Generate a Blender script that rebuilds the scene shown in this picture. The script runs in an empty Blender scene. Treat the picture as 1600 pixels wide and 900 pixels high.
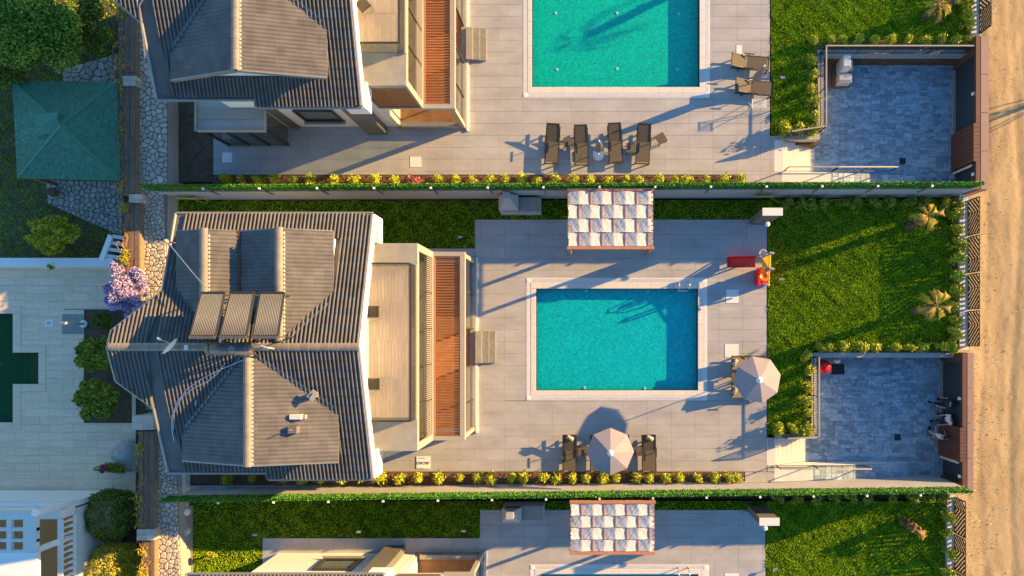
import bpy, bmesh, math, random
import numpy as np
from mathutils import Vector, Matrix

random.seed(11)
rng = np.random.default_rng(5)
R = math.radians
C = bpy.context.scene
COL = C.collection

# ------------------------------------------------------------------ camera
H = 36.0            # drone height above the pool decks (m)
F = 1116.0          # focal length in pixels of a 1600 px wide frame
NX, NY = 920.0, 525.0   # the point straight below the drone
cam_d = bpy.data.cameras.new('camera')
cam = bpy.data.objects.new('camera', cam_d)
COL.objects.link(cam)
cam.location = (0, 0, H)
cam.rotation_euler = (0, 0, 0)
cam_d.sensor_width = 36
cam_d.lens = 36 * F / 1600
cam_d.shift_x = -(NX - 800) / 1600
cam_d.shift_y = (NY - 450) / 1600
cam_d.clip_end = 500
C.camera = cam

# ------------------------------------------------------------------ light
SUN_EL = 15.8
SUN_AZ = math.degrees(math.atan2(1.0, 0.362))      # clockwise from +Y
w = bpy.data.worlds.new('World'); C.world = w; w.use_nodes = True
nt = w.node_tree
bg = nt.nodes['Background']
sky = nt.nodes.new('ShaderNodeTexSky')
sky.sky_type = 'NISHITA'; sky.sun_disc = False
sky.sun_elevation = R(SUN_EL); sky.sun_rotation = R(SUN_AZ)
sky.air_density = 1.0; sky.dust_density = 0.0; sky.ozone_density = 2.0
hsv = nt.nodes.new('ShaderNodeHueSaturation'); hsv.inputs['Saturation'].default_value = 1.22
nt.links.new(sky.outputs[0], hsv.inputs['Color']); nt.links.new(hsv.outputs[0], bg.inputs[0])
bg.inputs[1].default_value = 0.105
sd = bpy.data.lights.new('sun', 'SUN'); so = bpy.data.objects.new('sun', sd); COL.objects.link(so)
sd.energy = 5.0; sd.angle = R(0.5); sd.color = (1.0, 0.61, 0.22)
az = R(SUN_AZ); el = R(SUN_EL)
sdir = Vector((math.sin(az) * math.cos(el), math.cos(az) * math.cos(el), math.sin(el)))
so.rotation_euler = sdir.to_track_quat('Z', 'Y').to_euler()
so.location = (20, 10, 30)
C.view_settings.view_transform = 'Standard'
C.view_settings.look = 'None'
C.view_settings.exposure = 1.68
C.view_settings.gamma = 1.0

# ------------------------------------------------------------------ helpers
def at(px, py, z=0.0):
    s = (H - z) / F
    return ((px - NX) * s, (NY - py) * s)

def P(px, py, z=0.0):
    x, y = at(px, py, z)
    return (x, y, z)

class MB:
    def __init__(s):
        s.v = []; s.f = []; s.m = []; s.cm = 0
    def add(s, vs, fs):
        n = len(s.v)
        s.v += [tuple(v) for v in vs]
        s.f += [tuple(n + i for i in f) for f in fs]
        s.m += [s.cm] * len(fs)
        return s
    def box(s, x0, y0, z0, x1, y1, z1):
        x0, x1 = min(x0, x1), max(x0, x1); y0, y1 = min(y0, y1), max(y0, y1); z0, z1 = min(z0, z1), max(z0, z1)
        return s.add([(x0, y0, z0), (x1, y0, z0), (x1, y1, z0), (x0, y1, z0), (x0, y0, z1), (x1, y0, z1), (x1, y1, z1), (x0, y1, z1)],
                     [(0, 3, 2, 1), (4, 5, 6, 7), (0, 1, 5, 4), (1, 2, 6, 5), (2, 3, 7, 6), (3, 0, 4, 7)])
    def prism(s, poly, z0, z1):
        a = sum(poly[i][0] * poly[(i + 1) % len(poly)][1] - poly[(i + 1) % len(poly)][0] * poly[i][1] for i in range(len(poly)))
        if a < 0: poly = poly[::-1]
        n = len(poly)
        zt = z1 if isinstance(z1, (list, tuple)) else [z1] * n
        if a < 0 and isinstance(z1, (list, tuple)): zt = list(z1)[::-1]
        vs = [(p[0], p[1], z0) for p in poly] + [(p[0], p[1], zt[i]) for i, p in enumerate(poly)]
        fs = [tuple(range(n - 1, -1, -1)), tuple(range(n, 2 * n))] + [(i, (i + 1) % n, n + (i + 1) % n, n + i) for i in range(n)]
        return s.add(vs, fs)
    def bar(s, p, q, w, h):
        """a rectangular bar from p to q: w wide sideways, h deep"""
        p = Vector(p); q = Vector(q); d = (q - p).normalized()
        up = Vector((0, 0, 1))
        if abs(d.dot(up)) > 0.98: up = Vector((0, 1, 0))
        a = d.cross(up).normalized() * (w / 2); b = a.cross(d).normalized() * (h / 2)
        vs = [p - a - b, p + a - b, p + a + b, p - a + b, q - a - b, q + a - b, q + a + b, q - a + b]
        return s.add(vs, [(0, 1, 2, 3), (7, 6, 5, 4), (0, 4, 5, 1), (1, 5, 6, 2), (2, 6, 7, 3), (3, 7, 4, 0)])
    def tube(s, pts, r, n=6, closed=False):
        pts = [Vector(p) for p in pts]; k = len(pts)
        rr = r if isinstance(r, (list, tuple)) else [r] * k
        vs = []; prev = None
        for i, p in enumerate(pts):
            if closed: d = pts[(i + 1) % k] - pts[i - 1]
            else: d = pts[min(i + 1, k - 1)] - pts[max(i - 1, 0)]
            d.normalize()
            if prev is None:
                up = Vector((0, 0, 1)) if abs(d.z) < 0.9 else Vector((1, 0, 0))
                a = d.cross(up).normalized()
            else:
                a = (prev - d * prev.dot(d)).normalized()
            prev = a; b = d.cross(a)
            for j in range(n):
                t = 2 * math.pi * j / n
                vs.append(p + (a * math.cos(t) + b * math.sin(t)) * rr[i])
        fs = []
        for i in range(k if closed else k - 1):
            for j in range(n):
                i2 = (i + 1) % k
                fs.append((i * n + j, i * n + (j + 1) % n, i2 * n + (j + 1) % n, i2 * n + j))
        if not closed:
            fs += [tuple(range(n - 1, -1, -1)), tuple((k - 1) * n + j for j in range(n))]
        return s.add(vs, fs)
    def lathe(s, prof, n=16, c=(0, 0)):
        vs = []; k = len(prof)
        for r, z in prof:
            for j in range(n):
                t = 2 * math.pi * j / n
                vs.append((c[0] + r * math.cos(t), c[1] + r * math.sin(t), z))
        fs = [(i * n + j, i * n + (j + 1) % n, (i + 1) * n + (j + 1) % n, (i + 1) * n + j) for i in range(k - 1) for j in range(n)]
        fs += [tuple(range(n - 1, -1, -1)), tuple((k - 1) * n + j for j in range(n))]
        return s.add(vs, fs)
    def mesh(s, name, mats, off=(0, 0, 0), smooth=False):
        me = bpy.data.meshes.new(name)
        me.from_pydata([(v[0] - off[0], v[1] - off[1], v[2] - off[2]) for v in s.v], [], s.f)
        if not isinstance(mats, (list, tuple)): mats = [mats]
        for m in mats: me.materials.append(m)
        if len(mats) > 1: me.polygons.foreach_set('material_index', s.m)
        if smooth: me.polygons.foreach_set('use_smooth', [True] * len(me.polygons))
        me.update()
        return me
    def build(s, name, mats, parent=None, smooth=False, bevel=0):
        off = parent_off(parent)
        o = link(name, s.mesh(name, mats, off, smooth), parent)
        if bevel:
            b = o.modifiers.new('bevel', 'BEVEL'); b.width = bevel; b.segments = 1; b.limit_method = 'ANGLE'
        return o

def parent_off(p):
    x = Vector((0, 0, 0))
    while p is not None:
        x += Vector(p.location); p = p.parent
    return x

def link(name, data, parent=None):
    o = bpy.data.objects.new(name, data); COL.objects.link(o)
    if parent: o.parent = parent
    return o

def tag(o, label=None, cat=None, group=None, kind=None):
    if label: o['label'] = label
    if cat: o['category'] = cat
    if group: o['group'] = group
    if kind: o['kind'] = kind
    return o

def thing(name, label, cat, loc=(0, 0, 0), rz=0, group=None):
    o = link(name, None); o.location = loc; o.rotation_euler = (0, 0, rz)
    return tag(o, label, cat, group)

def struct(mb, name, mat, parent=None, **k):
    o = mb.build(name, mat, parent, **k)
    o['kind'] = 'structure'
    return o

KIDS = {}
def copy_tree(o, parent=None):
    c = o.copy(); COL.objects.link(c)
    if parent: c.parent = parent
    for ch in KIDS.get(o, ()):
        copy_tree(ch, c)
    return c
def map_kids():
    KIDS.clear()
    for o in bpy.data.objects:
        if o.parent: KIDS.setdefault(o.parent, []).append(o)

def place(proto, loc, rz=0, s=1.0, label=None, group=None, first=[set()]):
    """first call moves the proto itself, later calls copy it with its parts"""
    if proto in first[0]:
        o = copy_tree(proto)
    else:
        first[0].add(proto); o = proto
    o.location = loc; o.rotation_euler = (0, 0, rz)
    o.scale = (s, s, s) if not isinstance(s, tuple) else s
    if label: o['label'] = label
    if group: o['group'] = group
    return o

# ------------------------------------------------------------------ materials
def mat(name, col, rough=0.8, var=0.15, scale=4.0, bump=0.0, bscale=None, metal=0.0, island=0.0, col2=None, stretch=None, detail=4, spec=0.4, alpha=None):
    m = bpy.data.materials.new(name); m.use_nodes = True
    n = m.node_tree.nodes; l = m.node_tree.links
    b = n['Principled BSDF']
    b.inputs['Roughness'].default_value = rough
    b.inputs['Metallic'].default_value = metal
    b.inputs['Specular IOR Level'].default_value = spec
    tc = n.new('ShaderNodeTexCoord'); mp = n.new('ShaderNodeMapping')
    geo = n.new('ShaderNodeNewGeometry')
    l.new(geo.outputs['Position'], mp.inputs[0])
    if stretch: mp.inputs['Scale'].default_value = stretch
    no = n.new('ShaderNodeTexNoise'); no.inputs['Scale'].default_value = scale; no.inputs['Detail'].default_value = detail
    no.inputs['Roughness'].default_value = 0.65
    l.new(mp.outputs[0], no.inputs[0])
    ra = n.new('ShaderNodeMapRange')
    ra.inputs[1].default_value = 0.3; ra.inputs[2].default_value = 0.7
    l.new(no.outputs[0], ra.inputs[0])
    mx = n.new('ShaderNodeMix'); mx.data_type = 'RGBA'
    c1 = [max(0, c * (1 - var)) for c in col]; c2 = [min(1, c * (1 + var)) for c in col]
    if col2: c1 = list(col); c2 = list(col2)
    mx.inputs[6].default_value = (*c1, 1); mx.inputs[7].default_value = (*c2, 1)
    l.new(ra.outputs[0], mx.inputs[0])
    out = mx.outputs[2]
    if island:
        hs = n.new('ShaderNodeHueSaturation')
        r2 = n.new('ShaderNodeMapRange'); r2.inputs[3].default_value = 1 - island; r2.inputs[4].default_value = 1 + island
        oi = n.new('ShaderNodeObjectInfo'); ad = n.new('ShaderNodeMath'); ad.operation = 'ADD'
        fr = n.new('ShaderNodeMath'); fr.operation = 'FRACT'
        l.new(geo.outputs['Random Per Island'], ad.inputs[0]); l.new(oi.outputs['Random'], ad.inputs[1]); l.new(ad.outputs[0], fr.inputs[0])
        l.new(fr.outputs[0], r2.inputs[0]); l.new(r2.outputs[0], hs.inputs['Value'])
        l.new(out, hs.inputs['Color']); out = hs.outputs[0]
    l.new(out, b.inputs['Base Color'])
    if bump:
        bn = n.new('ShaderNodeTexNoise'); bn.inputs['Scale'].default_value = bscale or scale * 4; bn.inputs['Detail'].default_value = 5
        l.new(mp.outputs[0], bn.inputs[0])
        bu = n.new('ShaderNodeBump'); bu.inputs['Strength'].default_value = min(1, bump); bu.inputs['Distance'].default_value = 0.03
        l.new(bn.outputs[0], bu.inputs['Height']); l.new(bu.outputs[0], b.inputs['Normal'])
    return m

M = {}
M['deck'] = mat('deck_stone', (0.365, 0.358, 0.35), 0.65, 0.17, 0.6, 0.15, 30, island=0.03, stretch=(1, 2, 1), detail=9)
M['grout'] = mat('grout', (0.335, 0.325, 0.31), 0.9, 0.1)
M['coping'] = mat('coping_stone', (0.62, 0.58, 0.53), 0.6, 0.06, 6, 0.1, island=0.03)
M['white_stone'] = mat('white_grate', (0.72, 0.7, 0.66), 0.5, 0.05)
M['mosaic'] = mat('pool_mosaic', (0.02, 0.40, 0.40), 0.5, 0.28, 9, 0, col2=(0.03, 0.62, 0.58), detail=6)
M['mosaic_green'] = mat('pool_mosaic_green', (0.02, 0.42, 0.30), 0.5, 0.28, 9, 0, col2=(0.03, 0.64, 0.46), detail=6)
M['lawn'] = mat('lawn_soil', (0.015, 0.035, 0.003), 0.95, 0.3, 3, 0.6, 18, col2=(0.03, 0.06, 0.005), spec=0.05)
M['grass'] = mat('grass_blade', (0.24, 0.42, 0.014), 0.85, 0.3, 0.7, 0, island=0.25, col2=(0.4, 0.56, 0.025), spec=0.1)
M['soil'] = mat('soil', (0.13, 0.075, 0.04), 0.95, 0.3, 5, 0.8, 25, col2=(0.22, 0.13, 0.075))
M['soil_dark'] = mat('garden_soil', (0.06, 0.045, 0.028), 0.95, 0.3, 3, 0.9, 20, col2=(0.15, 0.105, 0.065))
M['dirt'] = mat('dirt_road', (0.33, 0.235, 0.12), 0.95, 0.2, 0.9, 1.0, 26, col2=(0.50, 0.38, 0.21), stretch=(1.8, 0.5, 1), detail=12)
M['concrete'] = mat('concrete', (0.30, 0.285, 0.25), 0.8, 0.12, 2.5, 0.15, 30)
M['concrete_mid'] = mat('step_stone', (0.24, 0.23, 0.19), 0.8, 0.2, 5)
M['concrete_dark'] = mat('painted_grey_render', (0.13, 0.125, 0.105), 0.8, 0.1, 2.5)
M['wall_grey'] = mat('retaining_wall_render', (0.36, 0.35, 0.34), 0.8, 0.1, 2.0)
M['white'] = mat('white_paint', (0.78, 0.77, 0.74), 0.6, 0.03, 2)
M['tile'] = mat('roof_tile', (0.14, 0.13, 0.122), 0.85, 0.2, 1.2, 0, island=0.10, spec=0.12)
M['ridge'] = mat('ridge_tile', (0.24, 0.2, 0.16), 0.65, 0.15, 3, 0, island=0.08)
M['tile_white'] = mat('mortar', (0.6, 0.57, 0.5), 0.9, 0.1)
M['gutter'] = mat('grey_metal', (0.22, 0.23, 0.22), 0.5, 0.08, 3, metal=0.3)
M['frame'] = mat('aluminium_frame_beige', (0.34, 0.31, 0.26), 0.55, 0.05, 3)
M['wood_slat'] = mat('orange_wood_slat', (0.31, 0.12, 0.048), 0.5, 0.15, 5, island=0.12, stretch=(1, 6, 1))
M['wood_floor'] = mat('terrace_planks', (0.50, 0.37, 0.27), 0.65, 0.14, 3, 0, island=0.07, stretch=(7, 0.6, 1), col2=(0.66, 0.52, 0.38))
M['wood_warm'] = mat('wood_veranda_floor', (0.3, 0.14, 0.06), 0.5, 0.2, 3, col2=(0.42, 0.22, 0.1))
M['beam'] = mat('pergola_beam', (0.42, 0.19, 0.1), 0.6, 0.12, 4)
M['cloth'] = mat('shade_cloth', (0.52, 0.5, 0.48), 0.85, 0.12, 3.0, 0.6, 6)
M['dark_metal'] = mat('dark_metal', (0.04, 0.037, 0.03), 0.5, 0.1, 4)
M['sling'] = mat('sling_fabric', (0.1, 0.083, 0.058), 0.75, 0.08, 5)
M['pillow'] = mat('pillow_cloth', (0.5, 0.38, 0.28), 0.8, 0.06, 5)
M['umbrella'] = mat('umbrella_cloth', (0.33, 0.285, 0.285), 0.8, 0.05, 2)
M['steel'] = mat('steel', (0.6, 0.6, 0.6), 0.25, 0.05, 2, metal=0.8)
M['paver'] = mat('court_paver', (0.13, 0.22, 0.29), 0.6, 0.25, 7, 0.2, 30, island=0.3, col2=(0.36, 0.46, 0.54), detail=8)
M['corten'] = mat('corten_panel', (0.12, 0.05, 0.03), 0.6, 0.15, 2.5)
M['corten_cap'] = mat('brown_cap', (0.30, 0.19, 0.14), 0.6, 0.06, 2)
M['door_dark'] = mat('gate_door_dark', (0.035, 0.045, 0.05), 0.4, 0.1, 2)
M['stone'] = mat('crazy_paving_stone', (0.5, 0.44, 0.36), 0.8, 0.2, 4, 0.3, 18, island=0.18)
M['stone_blue'] = mat('path_stone', (0.36, 0.35, 0.32), 0.8, 0.2, 4, 0.3, 18, island=0.2)
M['mortar_dark'] = mat('stone_joint', (0.22, 0.17, 0.11), 0.95, 0.2, 5)
M['travertine'] = mat('travertine', (0.84, 0.62, 0.42), 0.75, 0.12, 2.2, 0.1, 20, island=0.06, stretch=(0.6, 5, 1))
M['green_roof'] = mat('green_shingle', (0.05, 0.19, 0.13), 0.85, 0.2, 8, 0.6, 40, island=0.15)
M['fence_wood'] = mat('old_wood', (0.2, 0.13, 0.09), 0.9, 0.3, 5, 0.3, 20, stretch=(4, 0.8, 1))
M['hedge'] = mat('hedge_leaf', (0.05, 0.2, 0.012), 0.6, 0.2, 1.3, 0, island=0.4, col2=(0.12, 0.36, 0.02))
M['shrub'] = mat('yellow_green_leaf', (0.26, 0.34, 0.018), 0.7, 0.3, 6, 0, island=0.35, col2=(0.52, 0.5, 0.03))
M['shrub_core'] = mat('shrub_core', (0.03, 0.05, 0.01), 0.9, 0.3, 5)
M['leaf_green'] = mat('leaf_green', (0.08, 0.17, 0.012), 0.7, 0.3, 1.2, 0, island=0.4, col2=(0.24, 0.34, 0.025))
M['leaf_yellow'] = mat('leaf_lemon', (0.28, 0.3, 0.015), 0.7, 0.3, 3, 0, island=0.35, col2=(0.55, 0.46, 0.02))
M['leaf_dark'] = mat('leaf_dark', (0.08, 0.13, 0.012), 0.7, 0.3, 3, 0, island=0.4, col2=(0.2, 0.24, 0.02))
M['leaf_fern'] = mat('leaf_fern', (0.15, 0.22, 0.015), 0.7, 0.3, 3, 0, island=0.4, col2=(0.32, 0.34, 0.03))
M['blossom'] = mat('purple_blossom', (0.3, 0.24, 0.46), 0.8, 0.2, 2, 0, island=0.3, col2=(0.55, 0.45, 0.66))
M['pink'] = mat('pink_blossom', (0.4, 0.12, 0.13), 0.8, 0.3, 3, island=0.3)
M['bark'] = mat('bark', (0.14, 0.09, 0.06), 0.9, 0.25, 6, 0.7, 25)
M['frond'] = mat('palm_frond', (0.3, 0.27, 0.02), 0.7, 0.3, 3, island=0.3, col2=(0.5, 0.36, 0.03))
M['frond_dry'] = mat('palm_frond_dry', (0.4, 0.24, 0.06), 0.8, 0.3, 3, island=0.3)
M['red'] = mat('red_plastic', (0.6, 0.01, 0.015), 0.35, 0.05, 2)
M['orange'] = mat('orange_plastic', (0.75, 0.22, 0.01), 0.35, 0.05, 2)
M['yellow'] = mat('yellow_plastic', (0.8, 0.42, 0.02), 0.35, 0.05, 2)
M['blue'] = mat('blue_plastic', (0.05, 0.2, 0.5), 0.35, 0.05, 2)
M['hose'] = mat('yellow_hose', (0.5, 0.43, 0.02), 0.5, 0.05, 2)
M['black'] = mat('black', (0.012, 0.012, 0.014), 0.6, 0.1, 2)
M['skin'] = mat('skin', (0.45, 0.25, 0.17), 0.6, 0.05, 2)
M['shirt_white'] = mat('white_shirt', (0.7, 0.7, 0.72), 0.8, 0.04, 2)
M['navy'] = mat('navy_cloth', (0.02, 0.03, 0.06), 0.8, 0.1, 2)
M['panel'] = mat('collector_tubes', (0.17, 0.165, 0.16), 0.6, 0.08, 3)
M['tank'] = mat('tank_metal', (0.15, 0.13, 0.11), 0.45, 0.15, 3, metal=0.4)
M['cream'] = mat('cream_paint', (0.66, 0.63, 0.58), 0.7, 0.06, 2)
M['sign_ink'] = mat('sign_ink', (0.03, 0.03, 0.035), 0.7, 0)
M['sign_red'] = mat('sign_red', (0.6, 0.05, 0.05), 0.7, 0)
M['brass_wood'] = mat('balcony_floor', (0.36, 0.2, 0.07), 0.7, 0.15, 3, stretch=(0.5, 6, 1))

M['pool_green'] = mat('pool_green_floor', (0.02, 0.2, 0.08), 0.8, 0.2, 2)
def water_mat(name, tint, bump=0.05, scale=7, base=None):
    m = bpy.data.materials.new(name); m.use_nodes = True
    n = m.node_tree.nodes; l = m.node_tree.links
    n.remove(n['Principled BSDF'])
    tr = n.new('ShaderNodeBsdfTransparent'); tr.inputs[0].default_value = (*tint, 1)
    gl = n.new('ShaderNodeBsdfGlossy'); gl.inputs['Roughness'].default_value = 0.05
    df = n.new('ShaderNodeBsdfDiffuse'); df.inputs[0].default_value = (*(base or (0, 0.06, 0.08)), 1)
    geo = n.new('ShaderNodeNewGeometry')
    no = n.new('ShaderNodeTexNoise'); no.inputs['Scale'].default_value = scale; no.inputs['Detail'].default_value = 3
    l.new(geo.outputs['Position'], no.inputs[0])
    bu = n.new('ShaderNodeBump'); bu.inputs['Strength'].default_value = 0.5; bu.inputs['Distance'].default_value = bump
    l.new(no.outputs[0], bu.inputs['Height'])
    lw = n.new('ShaderNodeLayerWeight'); lw.inputs[0].default_value = 0.5
    l.new(bu.outputs[0], gl.inputs['Normal'])
    pw = n.new('ShaderNodeMath'); pw.operation = 'POWER'; pw.inputs[1].default_value = 5.0
    l.new(lw.outputs['Facing'], pw.inputs[0])
    fr = n.new('ShaderNodeMath'); fr.operation = 'MULTIPLY_ADD'; fr.inputs[1].default_value = 0.9; fr.inputs[2].default_value = 0.03
    l.new(pw.outputs[0], fr.inputs[0])
    m1 = n.new('ShaderNodeMixShader'); m1.inputs[0].default_value = 0.12
    l.new(tr.outputs[0], m1.inputs[1]); l.new(df.outputs[0], m1.inputs[2])
    m2 = n.new('ShaderNodeMixShader'); l.new(fr.outputs[0], m2.inputs[0])
    l.new(m1.outputs[0], m2.inputs[1]); l.new(gl.outputs[0], m2.inputs[2])
    l.new(m2.outputs[0], n['Material Output'].inputs[0])
    return m
M['water'] = water_mat('pool_water', (0.72, 0.97, 0.98))
M['water_dark'] = water_mat('green_pool_water', (0.35, 0.6, 0.35), base=(0.0, 0.03, 0.01))
M['glass'] = water_mat('window_glass', (0.75, 0.8, 0.78), bump=0.0, base=(0.1, 0.11, 0.1))

# light and dark tesserae; the flicker of caustic light is put into their contrast
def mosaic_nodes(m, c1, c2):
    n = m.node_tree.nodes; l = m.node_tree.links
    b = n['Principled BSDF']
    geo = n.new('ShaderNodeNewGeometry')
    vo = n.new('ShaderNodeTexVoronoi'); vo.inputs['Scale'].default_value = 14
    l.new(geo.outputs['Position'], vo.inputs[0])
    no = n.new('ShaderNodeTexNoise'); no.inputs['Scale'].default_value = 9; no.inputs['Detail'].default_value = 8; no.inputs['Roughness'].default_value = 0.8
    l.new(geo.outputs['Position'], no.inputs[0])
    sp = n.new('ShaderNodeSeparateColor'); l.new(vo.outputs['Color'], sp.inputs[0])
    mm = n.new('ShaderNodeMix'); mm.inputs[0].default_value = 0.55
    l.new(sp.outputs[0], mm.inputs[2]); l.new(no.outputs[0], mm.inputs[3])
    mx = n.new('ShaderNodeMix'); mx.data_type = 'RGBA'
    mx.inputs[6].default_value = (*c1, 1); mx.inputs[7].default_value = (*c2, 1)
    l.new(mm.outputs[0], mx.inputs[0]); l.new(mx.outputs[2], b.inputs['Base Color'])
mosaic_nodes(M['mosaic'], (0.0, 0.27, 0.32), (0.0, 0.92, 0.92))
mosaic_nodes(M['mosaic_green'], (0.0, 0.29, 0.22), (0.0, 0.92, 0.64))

# ------------------------------------------------------------------ leaf clouds (numpy)
def leaf_obj(name, cen, size, m, parent=None, nrm=None, flat=0.0, seed=0, aspect=0.55):
    r = np.random.default_rng(seed + 100)
    cen = np.asarray(cen, float); n = len(cen)
    d = r.normal(size=(n, 3))
    if nrm is not None: d = d * (1 - flat) + np.asarray(nrm) * 2 * flat
    d[:, 2] *= 1.0
    d /= np.linalg.norm(d, axis=1)[:, None]
    a = np.cross(d, r.normal(size=(n, 3))); a /= np.linalg.norm(a, axis=1)[:, None]
    b = np.cross(d, a)
    s = size * r.uniform(0.6, 1.4, n)[:, None]
    v = np.empty((n, 4, 3))
    v[:, 0] = cen - a * s; v[:, 1] = cen + b * s * aspect - d * s * 0.15
    v[:, 2] = cen + a * s; v[:, 3] = cen - b * s * aspect - d * s * 0.15
    off = np.array(parent_off(parent))
    v = v.reshape(-1, 3) - off
    me = bpy.data.meshes.new(name)
    me.vertices.add(4 * n); me.vertices.foreach_set('co', v.ravel())
    me.loops.add(4 * n); me.loops.foreach_set('vertex_index', np.arange(4 * n))
    me.polygons.add(n); me.polygons.foreach_set('loop_start', np.arange(n) * 4)
    me.update(calc_edges=True)
    me.materials.append(m)
    return link(name, me, parent)

def clump_pts(n, centre, rad, squash=0.7, nclump=14, seed=0, shell=0.75, jit=0.34):
    r = np.random.default_rng(seed)
    cc = r.normal(size=(nclump, 3)); cc /= np.linalg.norm(cc, axis=1)[:, None]
    cc[:, 2] = np.abs(cc[:, 2]) * 0.9 - 0.15
    cc *= (r.uniform(0.45, 1.0, nclump) * shell)[:, None]
    idx = r.integers(0, nclump, n)
    p = r.normal(size=(n, 3)); p /= np.linalg.norm(p, axis=1)[:, None]
    p *= (r.uniform(0.3, 1.0, n) ** 0.5 * jit * r.uniform(0.7, 1.2, nclump)[idx])[:, None]
    p = (cc[idx] + p) * np.array(rad)
    p[:, 2] *= squash
    return p + np.array(centre)

# ------------------------------------------------------------------ slabs and tiles
def rect_px(x0, y0, x1, y1, z=0.0):
    a = at(x0, y0, z); b = at(x1, y1, z)
    return (min(a[0], b[0]), min(a[1], b[1]), max(a[0], b[0]), max(a[1], b[1]))

def subtract(rects, hole):
    out = []
    hx0, hy0, hx1, hy1 = hole
    for x0, y0, x1, y1 in rects:
        if hx0 >= x1 or hx1 <= x0 or hy0 >= y1 or hy1 <= y0:
            out.append((x0, y0, x1, y1)); continue
        if hy0 > y0: out.append((x0, y0, x1, hy0))
        if hy1 < y1: out.append((x0, hy1, x1, y1))
        a, b = max(y0, hy0), min(y1, hy1)
        if hx0 > x0: out.append((x0, a, hx0, b))
        if hx1 < x1: out.append((hx1, a, x1, b))
    return out

BOXES = {}
def box_mesh(sx, sy, sz, m, name):
    k = (round(sx, 2), round(sy, 2), round(sz, 3), m.name, name)
    if k not in BOXES:
        e = 0.006; mb = MB()
        x, y, z = sx / 2, sy / 2, sz
        mb.add([(-x, -y, 0), (x, -y, 0), (x, y, 0), (-x, y, 0), (-x, -y, z - e), (x, -y, z - e), (x, y, z - e), (-x, y, z - e),
                (-x + e, -y + e, z), (x - e, -y + e, z), (x - e, y - e, z), (-x + e, y - e, z)],
               [(8, 9, 10, 11), (0, 1, 5, 4), (1, 2, 6, 5), (2, 3, 7, 6), (3, 0, 4, 7), (4, 5, 9, 8), (5, 6, 10, 9), (6, 7, 11, 10), (7, 4, 8, 11)])
        BOXES[k] = mb.mesh(name, m)
    return BOXES[k]

def tile_rects(rects, tw, th, z, name, m, parent, holes=(), gap=0.012, stagger=0.5, thick=0.03, ox=0.0, oy=0.0, minsz=0.05, as_objects=True, inview=None):
    """tiles laid on one grid over the given rectangles, cut to size at the edges"""
    joined = MB(); n = 0
    gx0 = min(r[0] for r in rects); gy0 = min(r[1] for r in rects); gx1 = max(r[2] for r in rects); gy1 = max(r[3] for r in rects)
    off = parent_off(parent)
    j = 0; y = gy0 - oy
    while y < gy1:
        x = gx0 - ox - (tw * stagger if j % 2 else 0)
        while x < gx1:
            cell = (x, y, x + tw, y + th)
            for r in rects:
                c = (max(cell[0], r[0]), max(cell[1], r[1]), min(cell[2], r[2]), min(cell[3], r[3]))
                if c[2] - c[0] < minsz or c[3] - c[1] < minsz: continue
                parts = [c]
                for h in holes: parts = subtract(parts, h)
                for p in parts:
                    sx = p[2] - p[0] - gap; sy = p[3] - p[1] - gap
                    if sx < minsz or sy < minsz: continue
                    cx, cy = (p[0] + p[2]) / 2, (p[1] + p[3]) / 2
                    if as_objects and (inview is None or inview(cx, cy)):
                        o = link(name, box_mesh(sx, sy, thick, m, name), parent)
                        o.location = (cx - off.x, cy - off.y, z - off.z + random.uniform(-0.001, 0.001))
                        n += 1
                    else:
                        joined.box(cx - sx / 2, cy - sy / 2, z, cx + sx / 2, cy + sy / 2, z + thick)
            x += tw
        y += th; j += 1
    if joined.v:
        o = joined.build(name, m, parent); o['kind'] = 'stuff'
    return n

def in_frame(x, y, z=0.0, margin=25):
    px = NX + x * F / (H - z); py = NY - y * F / (H - z)
    return -margin < px < 1600 + margin and -margin < py < 900 + margin

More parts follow.
